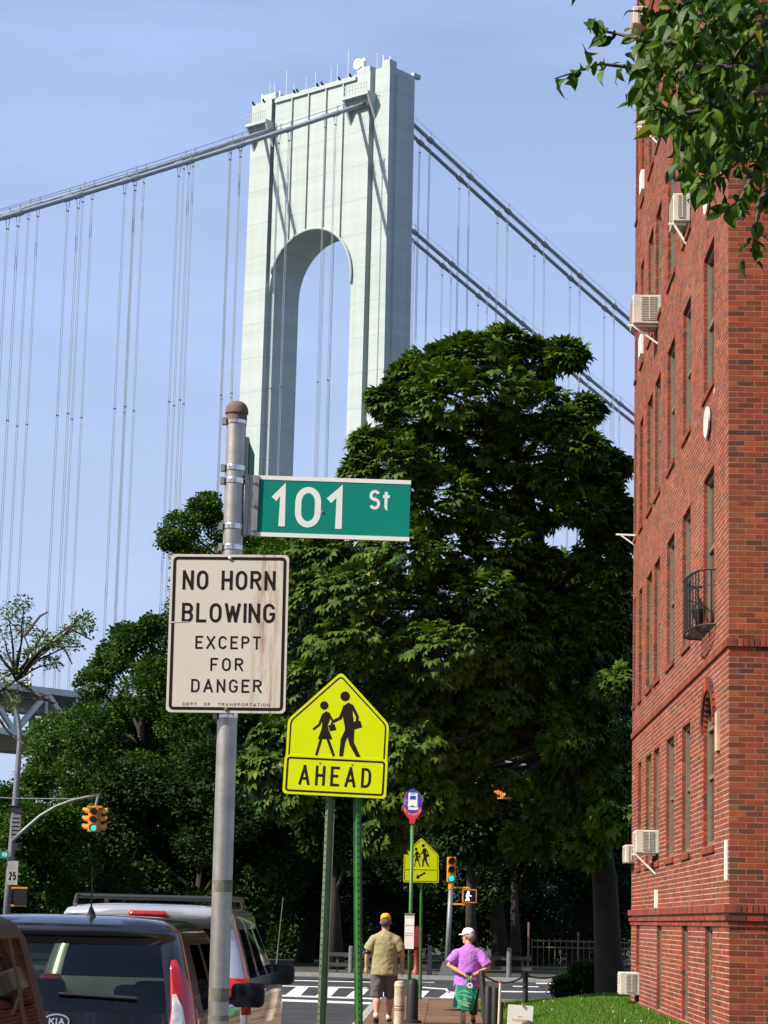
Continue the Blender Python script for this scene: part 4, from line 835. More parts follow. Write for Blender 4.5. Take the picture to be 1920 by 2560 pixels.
# iron park fence
a_, b_ = PY(1330, 2345, 82), PY(1560, 2352, 82); t = thing('iron_fence', 'thin rusty iron railing at the park edge behind the shrub', 'fence', ((a_[0]+b_[0])/2, 82, 0)); zt = a_[2]
for z in (zt-.08, zt-.3, .2): MB().bar((a_[0], 82, z), (b_[0]+2, 82, z), .04).build('rail', M['rust'], t)
for i, x in enumerate(np.arange(a_[0], b_[0]+2, .2)): MB().bar((x, 82, 0), (x, 82, zt+(.25 if i % 12 == 8 else 0)), .07 if i % 12 == 8 else .022).build('picket', M['rust'], t)

# ------------------------------------------------------------------ traffic signals
M['green_lit'] = mat('lit_green_lens', (.0, .5, .45), .4, emis=(.0, .85, .80), estr=1.1); M['walk_lit'] = mat('lit_walk_symbol', (.7, .7, .9), .5, emis=(.75, .72, 1.0), estr=1.0); M['halo'] = mat('green_lens_rim', (.0, .2, .12), .4, emis=(.0, .5, .32), estr=.35)
def signal_head(t, c, yaw, h=.82, w=.3, lit=True):
    """three-lens head; c = centre of the face, looking along -y turned by yaw"""
    c = np.array(c, float); a = np.array((math.cos(yaw), math.sin(yaw), 0)); n_ = np.array((math.sin(yaw), -math.cos(yaw), 0)); z = np.array((0, 0, 1.0)); s = h/3
    hd = MB().obox(c-n_*.08, a*w/2*.93, n_*.08, z*h/2).build('signal_head', M['signal_yellow'], t); hd.modifiers.new('b', 'BEVEL').width = .015
    for i in (1, 0, -1):
        q = c+z*i*s; on = lit and i == -1
        ln = [(.098*math.cos(R(k)), .098*math.sin(R(k))) for k in range(0, 360, 20)]
        MB().flat(ln, q, a, z, n_, .004).build('lens', M['halo'] if on else M['dark'], hd)
        if on: MB().flat([(x*.82, y*.82) for x, y in ln], q, a, z, n_, .007).build('lit_lens', M['green_lit'], hd)
        v = MB(); arcp = [(.125*math.cos(R(k)), .125*math.sin(R(k))) for k in range(-20, 201, 20)]
        vv = []; 
        for x, y in arcp: vv += [q+a*x+z*y+n_*.0, q+a*x+z*y+n_*(.2 if y > 0 else .1)]
        v.add(vv, [(2*k, 2*k+1, 2*k+3, 2*k+2) for k in range(len(arcp)-1)]); o = v.build('visor', M['signal_yellow'], hd); so = o.modifiers.new('s', 'SOLIDIFY'); so.thickness = .008
    return hd
YT = 74.6; f_ = PZ(1116, 2441, 0); f_ = np.array((f_[0], YT, 0)); qt = PY(1129, 2176, YT)
sig = thing('traffic_signal', 'yellow traffic signal showing green on a grey pole with a walk sign', 'traffic light', (f_[0], YT, 0))
tpz = PY(1128, 2212, YT); MB().tube([(f_[0], YT, 0), tpz], .078, 14).build('pole', M['galv_far'], sig, smooth=True); MB().tube([tpz+np.array((0, 0, -.14)), tpz+np.array((0, 0, .1))], [.1, .085], 12).build('collar', M['signal_yellow'], sig)
MB().prism([(-.24, 0), (.24, 0), (.13, .42), (-.13, .42)], (f_[0], YT+.22, 0), (1, 0, 0), (0, 0, 1), (0, -1, 0), 0, .44).build('base', M['galv_far'], sig)
signal_head(sig, (qt[0], YT-.1, qt[2]+.02), R(6), h=.80)
O, a, bq, n_ = frame_at(1174, 2240, YT-.22, yaw=R(3)); ph = MB().prism(rrect(-.225, -.215, .225, .215, .03), O, a, bq, n_, -.2, 0).build('walk_sign', M['signal_yellow'], sig)
MB().flat(rrect(-.19, -.18, .19, .18, .02), O, a, bq, n_, .004).build('dark_face', M['dark'], ph); w = MB()
for pts, wd in (([(-.06, .03), (-.075, -.02), (-.08, -.1)], .05), ([(-.05, -.02), (-.035, -.1), (-.03, -.14)], .05), ([(-.05, .07), (-.06, -.02)], .085), ([(-.05, .06), (.01, .01), (.05, .0)], .03), ([(-.06, .06), (-.11, .0)], .03), ([(-.08, -.1), (-.12, -.14)], .04)): w.stroke(pts, wd, O, a, bq, n_, .006, cap=.3)
w.flat([(-.04+.033*math.cos(R(k)), .125+.036*math.sin(R(k))) for k in range(0, 360, 30)], O, a, bq, n_, .006); w.build('walk_symbol', M['walk_lit'], ph)
for v in (.26, -.26): MB().bar((tpz[0], YT, O[2]+v), O+a*.0+bq*v-n_*.1, .07, .05).build('arm', M['signal_yellow'], sig)
for v in (.24, -.24): MB().bar(O+bq*v-n_*.1, O+bq*v*.85-n_*.1, .06, .06).build('hinge', M['signal_yellow'], sig)
# mast with curved arm across the road
YM = 75.5; b0 = PY(13, 2330, YM); t0 = PY(50, 1850, YM); k = (t0-b0)/(t0[2]-b0[2]); mf = b0+k*(-.02-b0[2])
mast = thing('signal_mast', 'grey lamp and signal mast with a long curved arm at the far road corner', 'traffic light mast', (mf[0], YM, 0))
lamp = [mf, mf+k*3, mf+k*(t0[2]-.02)]+[PY(x, y, YM) for x, y in ((49, 1830), (45, 1795), (37, 1765), (25, 1742), (10, 1728))]
MB().tube(lamp, [.13, .12, .09, .08, .07, .065, .06, .055], 12).build('pole', M['galv_far'], mast, smooth=True)
MB().obox(lamp[-1]+np.array((-.35, 0, 0)), (.35, 0, 0), (0, .16, 0), (0, 0, .08)).build('lamp_head', M['galv_far'], mast)
arm = [PY(x, y, YM-.3) for x, y in ((30, 2104), (60, 2075), (100, 2040), (140, 2016), (180, 2001), (215, 1993), (246, 1989))]; MB().tube(arm, [.06, .06, .055, .05, .05, .048, .045], 10).build('arm', M['galv_far'], mast, smooth=True)
MB().tube([PY(-20, 1993, YM-.3), PY(30, 1996, YM-.3), PY(210, 1998, YM-.3)], .022, 6).build('guy_rod', M['galv_far'], mast)
for px, py0, py1, w_, m_ in ((41, 2014, 2032, .34, 'iron'), (38, 2036, 2094, .3, 'galv_far'), (30, 2152, 2212, .34, 'kerb'), (42, 2108, 2126, .3, 'iron')):
    q0, q1 = PY(px, py1, YM-.16), PY(px, py0, YM-.16); pl = MB().box((q0[0]-w_/2, YM-.17, q0[2]), (q0[0]+w_/2, YM-.15, q1[2])).build('sign_plate', M[m_], mast)
    if m_ == 'kerb': letters('25', q0[0]-.12, q0[0]+.12, q0[2]+.15, q0[2]+.42, (0, YM-.17, 0), (1, 0, 0), (0, 0, 1), (0, -1, 0), .004, .17, None, M['black'], pl)
    if px == 38:
        l = MB()
        for i in range(5): l.box((q0[0]-.12, YM-.176, q0[2]+.08+i*.13), (q0[0]+.12, YM-.172, q0[2]+.12+i*.13))
        l.build('small_lettering', M['black'], pl, kind='stuff')
q0, q1 = PY(-30, 2145, YM-.2), PY(22, 2128, YM-.2); pl = MB().box((q0[0], YM-.21, q0[2]), (q1[0], YM-.19, q1[2])).build('street_name_plate', M['street_green'], mast); letters('RD', q1[0]-.2, q1[0]-.05, q0[2]+.06, q1[2]-.05, (0, YM-.21, 0), (1, 0, 0), (0, 0, 1), (0, -1, 0), .004, .18, None, M['sign_cream'], pl)
hq = PY(237, 2050, YM-.3); hs = thing('traffic_signal', 'yellow three-way traffic signal showing green, hanging from the curved arm', 'traffic light', (hq[0], YM-.3, hq[2]-.45)); ROOT[hs.name] = hs.location.copy()
for yw, lit in ((0, True), (R(90), False), (R(-90), False)):
    n_ = np.array((math.sin(yw), -math.cos(yw), 0)); signal_head(hs, np.array((hq[0], YM-.3, hq[2]))+n_*.2, yw, h=.78, w=.3, lit=lit)
MB().obox((hq[0], YM-.3, hq[2]+.42), (.24, 0, 0), (0, .2, 0), (0, 0, .03)).build('top_plate', M['signal_yellow'], hs); MB().tube([(hq[0], YM-.3, hq[2]+.4), arm[-1]], .05, 8).build('hanger', M['galv_far'], hs)
q = PY(52, 2242, YM-.3); pw = MB().box((q[0]-.22, YM-.4, q[2]-.26), (q[0]+.22, YM-.2, q[2]+.26)).build('walk_sign', M['dark'], mast)
for v in (-.28, .28): MB().box((q[0]-.3, YM-.35, q[2]+v-.03), (q[0]+.2, YM-.25, q[2]+v+.03)).build('bracket', M['signal_yellow'], pw)
# something orange glimpsed between the leaves
YO = 76.5; oq = PY(1262, 1966, YO); t = thing('traffic_signal', 'yellow traffic signal glimpsed in pieces through the chestnut leaves', 'traffic light', (oq[0]+3.27, YO, 0))
for yw in (R(-70), R(20)):
    n_ = np.array((math.sin(yw), -math.cos(yw), 0)); signal_head(t, oq+n_*.2, yw, h=.85, w=.34, lit=False)
MB().tube([oq+np.array((0, 0, .4)), oq+np.array((0, 0, .8)), oq+np.array((3.27, 0, .3))], .05, 8).build('arm', M['galv_far'], t); MB().tube([(oq[0]+3.27, YO, 0), oq+np.array((3.27, 0, .8))], .09, 10).build('pole', M['galv_far'], t)

# ------------------------------------------------------------------ parked cars
def car_paint(name, col, metal=.3, rough=.3): return mat(name, col, rough, metal, var=.06, scale=3, coat=1.0)
M['glass_car'] = glass_mat('tinted_car_glass', (.72, .82, .68), .0, .8); M['glass_privacy'] = glass_mat('privacy_glass', (.08, .09, .085), .0, .2); M['mirror_face'] = mat('dark_mirror', (.06, .065, .07), .08, .9)
M['trim'] = mat('black_trim', (.012, .012, .013), .45, scale=20); M['tyre'] = mat('tyre_rubber', (.015, .015, .016), .85, scale=30, bump=.2); M['rim'] = mat('wheel_alloy', (.5, .5, .52), .3, .9, var=.1)
M['tail_red'] = mat('tail_lamp_red', (.42, .004, .008), .15, var=.2, scale=12, coat=1.0); M['tail_clear'] = mat('tail_lamp_clear', (.72, .68, .66), .15, .3, var=.4, scale=25, coat=1.0); M['chrome'] = mat('chrome', (.75, .75, .77), .12, 1.0, var=.05); M['seat'] = mat('seat_cloth', (.03, .032, .036), .9, scale=20)
NR, NC, NS = 12, 6, 24                                    # segments of the rear edge, a corner, a side
def outline(w, yr, yf, rc, bow):
    p = []; yb = lambda x: yr+bow*(x/w)**2
    for i in range(NR): x = -(w-rc)+2*(w-rc)*i/NR; p.append((x, yb(x)))
    y0 = yb(w-rc)
    for i in range(NC): t = R(-90+90*i/NC); p.append((w-rc+rc*math.cos(t), y0+rc+rc*math.sin(t)))
    y1 = yf-bow*.9*((w-rc)/w)**2
    for i in range(NS): p.append((w+.03*math.sin(math.pi*i/NS)*0, y0+rc+(y1-rc-y0-rc)*i/NS))
    for i in range(NC): t = R(0+90*i/NC); p.append((w-rc+rc*math.cos(t), y1-rc+rc*math.sin(t)))
    for i in range(NR): x = (w-rc)-2*(w-rc)*i/NR; p.append((x, yf-bow*.9*(x/w)**2))
    for i in range(NC): t = R(90+90*i/NC); p.append((-(w-rc)+rc*math.cos(t), y1-rc+rc*math.sin(t)))
    for i in range(NS): p.append((-w, y1-rc-(y1-rc-y0-rc)*i/NS))
    for i in range(NC): t = R(180+90*i/NC); p.append((-(w-rc)+rc*math.cos(t), y0+rc+rc*math.sin(t)))
    return p
I_REAR = range(0, NR); I_RS = range(NR+NC, NR+NC+NS); I_FR = range(NR+2*NC+NS, 2*NR+2*NC+NS); I_LS = range(2*NR+3*NC+NS, 2*NR+3*NC+2*NS)
def car(t, levels, belt, gtop, roof_from, paint, side_gaps, rear_glass='glass_car', side_glass='glass_privacy', length=4.2, wheel_y=(.75, 3.35), tw=.8):
    """levels: (z, half width, y rear, y front, corner radius, bow); cells between belt and gtop on the rear, front and sides are glass"""
    OL = [[(x, y, L_[0]) for x, y in outline(*L_[1:])] for L_ in levels]; n = len(OL[0]); cells = {'body': [], 'rear': [], 'front': [], 'side': []}
    for k in range(len(levels)-1):
        for i in range(n):
            q = (k*n+i, k*n+(i+1) % n, (k+1)*n+(i+1) % n, (k+1)*n+i); g = belt <= k < gtop
            kind_ = 'body'
            if g and i in I_REAR and 0 <= i-I_REAR[0] < NR: kind_ = 'rear'
            elif g and i in I_FR: kind_ = 'front'
            elif g and i in I_RS and (i-I_RS[0]) not in side_gaps: kind_ = 'side'
            elif g and i in I_LS and (NS-1-(i-I_LS[0])) not in side_gaps: kind_ = 'side'
            cells[kind_].append(q)
    V_ = [p for o_ in OL for p in o_]; b = MB(); b.v = V_; b.f = cells['body']+[tuple(range((len(levels)-1)*n, len(levels)*n)), tuple(range(n))[::-1]]
    body = b.build('body', paint, t, local=True); smooth_by_angle(body, 48)
    def sub(nm, key, m_):
        b_ = MB(); b_.v = V_; b_.f = cells[key]; o = b_.build(nm, M[m_], t, local=True); bmv = o.data
        import bmesh; bm = bmesh.new(); bm.from_mesh(bmv); bmesh.ops.delete(bm, geom=[v for v in bm.verts if not v.link_faces], context='VERTS'); bm.to_mesh(bmv); bm.free()
        for p in bmv.polygons: p.use_smooth = True
        return o
    sub('rear_window', 'rear', rear_glass); sub('windscreen', 'front', 'glass_car')
    for rngs in (list(I_RS), list(I_LS)):                  # each side window by itself
        ok = [i for i in rngs if ((i-I_RS[0]) if rngs[0] == I_RS[0] else (NS-1-(i-I_LS[0]))) not in side_gaps]; runs = []
        for i in ok:
            if runs and runs[-1][-1] == i-1: runs[-1].append(i)
            else: runs.append([i])
        for run in runs: cells['w'] = [q for q in cells['side'] if q[0] % n in run]; sub('side_window', 'w', side_glass)
    for y in wheel_y:
        for sx in (-1, 1):
            x1 = sx*(tw+.1); x0 = sx*(tw-.12); wh = thing_part_wheel(t, x0, x1, y)
    return OL, body
def thing_part_wheel(t, x0, x1, y, r=.33):
    w = MB().tube([(x0, y, r), (x0+(x1-x0)*.1, y, r), (x0+(x1-x0)*.9, y, r), (x1, y, r)], [r*.9, r, r, r*.9], 24).build('wheel', M['tyre'], t, local=True); smooth_by_angle(w)
    rm = MB().tube([(x1*.9+x0*.1, y, r), (x1+(x1-x0)*.02, y, r)], [r*.66, r*.6], 20).build('rim', M['rim'], w, local=True); return w
def seats(t, ys, zb=.95, tops=1.28):
    for y in ys:
        for x in (-.4, .4):
            s = MB(); s.add([(x-.25, y, .45), (x+.25, y, .45), (x+.25, y+.14, .45), (x-.25, y+.14, .45), (x-.21, y-.12, 1.08), (x+.21, y-.12, 1.08), (x+.21, y, 1.08), (x-.21, y, 1.08)], [(0, 3, 2, 1), (4, 5, 6, 7), (0, 1, 5, 4), (1, 2, 6, 5), (2, 3, 7, 6), (3, 0, 4, 7)])
            s.prism(rrect(-.14, 1.1, .14, tops, .05), (x, y-.05, 0), (1, 0, 0), (0, 0, 1), (0, -1, 0), 0, .08); s.build('seat', M['seat'], t, local=True)
    MB().box((-.7, ys[0]-.2, .3), (.7, ys[-1]+.3, .44)).build('cabin_floor', M['seat'], t, local=True)
def mirror(t, x, y, z, sx, m_, sc=1.0):
    o = MB().prism(rrect(-.13*sc, -.09*sc, .13*sc, .09*sc, .05*sc), (x+sx*.16*sc, y, z), (1, 0, 0), (0, 0, 1), (0, -1, 0), -.08, .06).build('mirror', m_, t, local=True)
    MB().prism(rrect(-.11*sc, -.07*sc, .11*sc, .07*sc, .04*sc), (x+sx*.16*sc, y, z), (1, 0, 0), (0, 0, 1), (0, -1, 0), .061, .063).build('mirror_glass', M['mirror_face'], o, local=True); MB().bar((x-sx*.03, y, z-.05), (x+sx*.08, y, z-.04), .06, .05).build('stalk', m_, o, local=True)
# black hatchback
KX, KY = -2.545, 15.57
kia = thing('parked_car', 'black boxy hatchback with a roof antenna and tall red tail lamps', 'car', (KX, KY, ZR)); kia.scale = (1, 1, 1.02)
M['paint_black'] = car_paint('black_car_paint', (.007, .008, .012), .1, .25)
z_ = .13
LV = [(.22, .80, .06, 3.98, .18, .06), (.40, .87, .0, 4.06, .2, .08), (.70, .895, .0, 4.1, .22, .08), (.95, .90, .03, 4.08, .2, .08), (1.06, .895, .05, 4.0, .18, .08), (1.12, .885, .06, 3.3, .17, .08),
      (1.18, .872, .075, 3.05, .16, .08), (1.38, .825, .15, 2.75, .15, .08), (1.555, .775, .23, 2.5, .14, .08), (1.60, .765, .21, 2.42, .14, .09), (1.64, .75, .19, 2.3, .14, .09), (1.685, .71, .2, 2.2, .16, .1), (1.718, .62, .29, 2.05, .2, .1), (1.738, .45, .45, 1.85, .22, .08), (1.745, .22, .65, 1.6, .15, .04)]
OL, body = car(kia, LV, 5, 8, 9, M['paint_black'], {0, 1, 2, 3, 4, 12, 13, 23}, 'glass_car', 'glass_privacy')
seats(kia, (.95, 2.0))
def on_rear(OL, kz, frac):
    """point on the rear edge of the level nearest to z"""
    pass
def surf(LVv, z, idx):
    """outline point (fractional index) at height z, interpolated between levels"""
    for A_, B_ in zip(LVv, LVv[1:]):
        if A_[0] <= z <= B_[0]:
            s = (z-A_[0])/(B_[0]-A_[0]); oa, ob = outline(*A_[1:]), outline(*B_[1:]); n = len(oa); i = int(math.floor(idx)); fr = idx-i
            pa = [oa[i % n][j]*(1-fr)+oa[(i+1) % n][j]*fr for j in (0, 1)]; pb_ = [ob[i % n][j]*(1-fr)+ob[(i+1) % n][j]*fr for j in (0, 1)]
            return np.array((pa[0]*(1-s)+pb_[0]*s, pa[1]*(1-s)+pb_[1]*s, z))
def patch(t, nm, LVv, rows_, m_, off=.012, mir=False):
    """lamp or panel laid on the body: rows of (z, index from, index to)"""
    b = MB(); n = 8; cen = np.array((0, 1.2, 0)); V_ = []
    for z, i0, i1 in rows_:
        for j in range(n+1):
            p = surf(LVv, z, i0+(i1-i0)*j/n); d = p-np.array((0, .9, p[2])); d /= np.linalg.norm(d); p = p+d*off; V_.append((-p[0], p[1], p[2]) if mir else tuple(p))
    F_ = [(r*(n+1)+j, r*(n+1)+j+1, (r+1)*(n+1)+j+1, (r+1)*(n+1)+j) for r in range(len(rows_)-1) for j in range(n)]; b.add(V_, F_); o = b.build(nm, M[m_], t, local=True, smooth=True)
    so = o.modifiers.new('s', 'SOLIDIFY'); so.thickness = off*1.6; so.offset = 0; return o
for mir in (False, True):
    tl = patch(kia, 'tail_lamp', LV, [(.86, NR+.3, NR+NC+.8), (1.0, NR+.35, NR+NC+.7), (1.14, NR+.5, NR+NC), (1.28, NR+.7, NR+NC-1.2), (1.40, NR+1.0, NR+3.0), (1.46, NR+1.3, NR+2.2)], 'tail_red', .014, mir)
    patch(tl, 'clear_lens', LV, [(.93, NR+.3, NR+2.3), (1.04, NR+.4, NR+2.4), (1.16, NR+.55, NR+2.0), (1.24, NR+.7, NR+1.2)], 'tail_clear', .026, mir)
spz = MB()
for i in range(0, 13): pass
patch(kia, 'spoiler_lip', LV, [(1.60, -3, NR+3), (1.665, -3, NR+3)], 'paint_black', .016)
wv = np.array(surf(LV, 1.21, 6)); wv = wv+np.array((0, -.02, 0)); w2 = surf(LV, 1.19, 10.6)+np.array((0, -.02, 0)); MB().tube([surf(LV, 1.235, 6.0)+np.array((0, -.03, 0)), surf(LV, 1.215, 10.4)+np.array((0, -.03, 0))], [.012, .014], 8).build('wiper', M['trim'], kia, local=True)
e0 = surf(LV, 1.02, 6.0); O, a, bq, n_ = np.array((0, e0[1]-.004, 1.06)), np.array((1., 0, 0)), np.array((0, .05, 1.)), np.array((0, -1., .05)); em = MB().prism([(.088*math.cos(R(k)), .048*math.sin(R(k))) for k in range(0, 360, 15)], O, a, bq, n_, -.01, .004).build('emblem', M['trim'], kia, local=True)
MB().stroke([(.082*math.cos(R(k)), .043*math.sin(R(k))) for k in range(0, 360, 15)], .009, O, a, bq, n_, .008, closed=True).build('emblem_ring', M['chrome'], em, local=True); letters('KIA', -.052, .052, -.02, .02, O, a, bq, n_, .008, .24, .3, M['chrome'], em, True)
MB().box((-.26, e0[1]-.02, .70), (.26, e0[1]-.005, .86)).build('number_plate', M['white'], kia, local=True)
smooth_by_angle(MB().tube([(.14, .42, 1.725), (.14, .42, 1.76), (.14, .39, 1.80)], [.035, .025, .008], 8).build('antenna_base', M['trim'], kia, local=True)); MB().tube([(.14, .41, 1.78), (.15, .30, 2.05)], [.006, .004], 6).build('antenna', M['trim'], kia, local=True)
for sx in (-1, 1): mirror(kia, sx*.88, 2.75, 1.17, sx, M['paint_black'])
# silver sport utility vehicle
SX, SY = -2.61, 20.4
suv = thing('parked_suv', 'silver sport utility vehicle with black roof rails and a red high brake lamp', 'car', (SX, SY, ZR)); M['paint_silver'] = car_paint('silver_car_paint', (.56, .55, .54), .55, .22)
LS = [(.25, .83, .1, 4.6, .2, .06), (.48, .91, .0, 4.72, .2, .08), (.85, .925, .0, 4.75, .2, .08), (1.16, .92, .04, 4.7, .2, .08), (1.25, .90, .06, 3.75, .18, .08), (1.31, .885, .09, 3.5, .17, .08), (1.48, .84, .17, 3.2, .15, .08), (1.68, .775, .27, 2.9, .14, .08),
      (1.72, .765, .2, 2.85, .13, .08), (1.79, .755, .17, 2.75, .13, .08), (1.835, .73, .18, 2.65, .15, .1), (1.865, .64, .25, 2.5, .2, .1), (1.885, .45, .45, 2.25, .22, .08), (1.89, .2, .7, 1.9, .14, .04)]
OL, body = car(suv, LS, 4, 7, 8, M['paint_silver'], {0, 1, 8, 9, 16, 17, 23}, 'glass_privacy', 'glass_privacy', wheel_y=(.95, 3.75), tw=.82)
seats(suv, (1.2, 2.3), tops=1.42)
patch(suv, 'high_brake_lamp', LS, [(1.765, 4.3, 7.9), (1.825, 4.6, 7.6)], 'tail_red', .02)
for mir in (False, True):
    patch(suv, 'tail_lamp', LS, [(.95, NR-.6, NR+NC+.5), (1.15, NR-.5, NR+NC), (1.26, NR, NR+NC-1)], 'tail_red', .014, mir)
for sx in (-1, 1):
    MB().tube([(sx*.66, .35, 1.86), (sx*.66, .45, 1.945), (sx*.66, 2.2, 1.955), (sx*.66, 2.4, 1.87)], [.022]*4, 8).build('roof_rail', M['trim'], suv, local=True); mirror(suv, sx*.82, 2.95, 1.24, sx, M['trim'], 1.1)
for y in (.5, 1.3, 2.1): MB().tube([(-.66, y, 1.945), (.66, y, 1.945)], .02, 8).build('cross_bar', M['trim'], suv, local=True)
MB().box((-.26, -.02, .8), (.26, .03, .96)).build('number_plate', M['white'], suv, local=True)
MB().tube([(.9, 3.55, 1.1), (.96, 3.6, 2.0)], [.006, .003], 6).build('whip_antenna', M['galv_far'], suv, local=True)
# dark crossover nearest to the sign post
M['paint_brown'] = mat('dark_brown_car_paint', (.014, .011, .010), .45, .0, var=.06, scale=3, coat=.0, spec=.25)
cr = thing('parked_crossover', 'dark brown crossover with a curved roof pillar behind the black hatchback', 'car', (-2.53, 10.75, ZR+.02), R(180))
LC = [(.22, .80, .06, 4.2, .18, .06), (.45, .87, .0, 4.3, .2, .08), (.8, .89, .0, 4.35, .22, .08), (1.02, .88, .1, 4.3, .2, .08), (1.12, .87, .2, 3.5, .18, .08), (1.2, .85, .3, 3.2, .16, .08), (1.46, .79, .42, 2.8, .15, .08), (1.66, .74, .52, 2.5, .14, .08), (1.72, .70, .56, 2.4, .15, .09), (1.77, .62, .68, 2.25, .2, .1), (1.795, .4, .9, 2.0, .2, .08), (1.80, .2, 1.1, 1.8, .14, .04)]
car(cr, LC, 4, 7, 8, M['paint_brown'], {0, 1, 5, 12, 13, 23}, wheel_y=(.85, 3.5)); seats(cr, (1.3, 2.3))
for sx in (-1, 1): mirror(cr, sx*.86, 2.9, 1.2, sx, M['paint_brown'])
for mir in (False, True): patch(cr, 'tail_lamp', LC, [(.85, NR-.6, NR+NC+.5), (1.0, NR-.5, NR+NC)], 'tail_red', .014, mir)
# ------------------------------------------------------------------ two people walking away
M['skin'] = mat('skin', (.50, .25, .165), .55, var=.12, scale=12); M['hair'] = mat('short_grey_hair', (.10, .07, .05), .8, var=.4, scale=60)
M['olive'] = mat('olive_cotton', (.28, .255, .125), .9, var=.12, scale=6, bump=.5, bscale=14); M['shorts'] = mat('grey_brown_shorts', (.105, .085, .08), .9, var=.15, scale=6, bump=.5, bscale=12)
M['purple'] = mat('purple_cotton', (.42, .15, .55), .9, var=.14, scale=6, bump=.6, bscale=12); M['pants'] = mat('dark_trousers', (.045, .042, .042), .9, var=.2, scale=8, bump=.4, bscale=14)
M['cap_orange'] = mat('orange_cap', (.85, .36, .02), .8, var=.1, scale=10); M['cap_white'] = mat('white_cap', (.80, .79, .77), .8, var=.06, scale=10); M['shoe'] = mat('dark_shoe', (.05, .055, .045), .7, var=.3, scale=20); M['sock'] = mat('pale_sock', (.6, .6, .65), .9); M['sole'] = mat('pink_shoe_sole', (.62, .42, .36), .8)
def remesh(o, v):
    r = o.modifiers.new('r', 'REMESH'); r.mode = 'VOXEL'; r.voxel_size = v; r.use_smooth_shade = True
    s = o.modifiers.new('s', 'SMOOTH'); s.factor = .5; s.iterations = 4 if v < .01 else 8; return o
fold_tex = bpy.data.textures.new('cloth_folds', 'CLOUDS'); fold_tex.noise_scale = .13; fold_tex.noise_depth = 2
def folds(o, s=.035):
    d = o.modifiers.new('f', 'DISPLACE'); d.texture = fold_tex; d.strength = s; d.mid_level = .5; d.texture_coords = 'LOCAL'; return o
def ell(b, c, rx, ry, rz, n=14):
    b.tube([(c[0], c[1], c[2]+rz*math.sin(R(a))) for a in range(-88, 89, 16)], [(rx*math.cos(R(a)), ry*math.cos(R(a))) for a in range(-88, 89, 16)], n)
def hand(b, wrist, d, side, curl=.5):
    """palm and five fingers continuing along d; side = direction of the thumb"""
    w = np.array(wrist, float); d = np.array(d, float); d /= np.linalg.norm(d); s = np.array(side, float); s = s-d*(s@d); s /= np.linalg.norm(s); nrm = np.cross(d, s)
    b.tube([w-d*.01, w+d*.03, w+d*.07, w+d*.095], [(.024), (.034), (.037), (.03)], 10)
    for k, L_ in ((-1.5, .062), (-.5, .075), (.5, .08), (1.5, .07)):
        r0 = w+d*.088+s*k*.0185; p1 = r0+d*L_*.45+nrm*curl*.012; p2 = p1+d*L_*.3*(1-curl*.5)+nrm*curl*.03; p3 = p2+d*L_*.22*(1-curl)+nrm*curl*.03; b.tube([r0-d*.02, p1, p2, p3], [.0088, .0085, .008, .006], 8)
    r0 = w+d*.03+s*.03; b.tube([r0-s*.012, r0+s*.022+d*.02, r0+s*.03+d*.05], [.012, .0105, .008], 8)
def head(b, c, yaw):
    """skull, jaw, nose and ears about c, facing +y turned by yaw"""
    c = np.array(c, float); f = np.array((-math.sin(yaw), math.cos(yaw), 0)); r = np.array((math.cos(yaw), math.sin(yaw), 0)); z = np.array((0, 0, 1.))
    for off, rad in ((0, .0), ):
        prof = [(-.115, .03, .03, .05), (-.10, .05, .055, .035), (-.06, .064, .082, .01), (0, .075, .097, 0), (.05, .076, .098, -.005), (.09, .062, .08, -.008), (.115, .03, .04, -.01)]
        k0 = len(b.v); n = 16
        for dz, rx, ry, fo in prof:
            for j in range(n): t = 2*math.pi*j/n; b.v.append(tuple(c+z*dz+f*fo+r*rx*math.cos(t)+f*ry*math.sin(t)))
        for i in range(len(prof)-1):
            for j in range(n): q = k0+i*n; b.f.append((q+j, q+(j+1) % n, q+n+(j+1) % n, q+n+j))
        b.f.append(tuple(k0+j for j in range(n))[::-1]); b.f.append(tuple(k0+(len(prof)-1)*n+j for j in range(n)))
    b.tube([c+f*.09+z*.02, c+f*.115-z*.015, c+f*.09-z*.03], [.008, .014, .008], 8); b.tube([c+f*.085-z*.058-r*.02, c+f*.092-z*.058, c+f*.085-z*.058+r*.02], [.005, .009, .005], 6)
    for s in (-1, 1): b.tube([c+r*s*.072-z*.03, c+r*s*.084+z*0, c+r*s*.075+z*.03], [.008, .016, .01], 8)
    for s in (-1, 1): ell(b, c+f*.088+r*s*.032+z*.02, .012, .012, .008, 8)
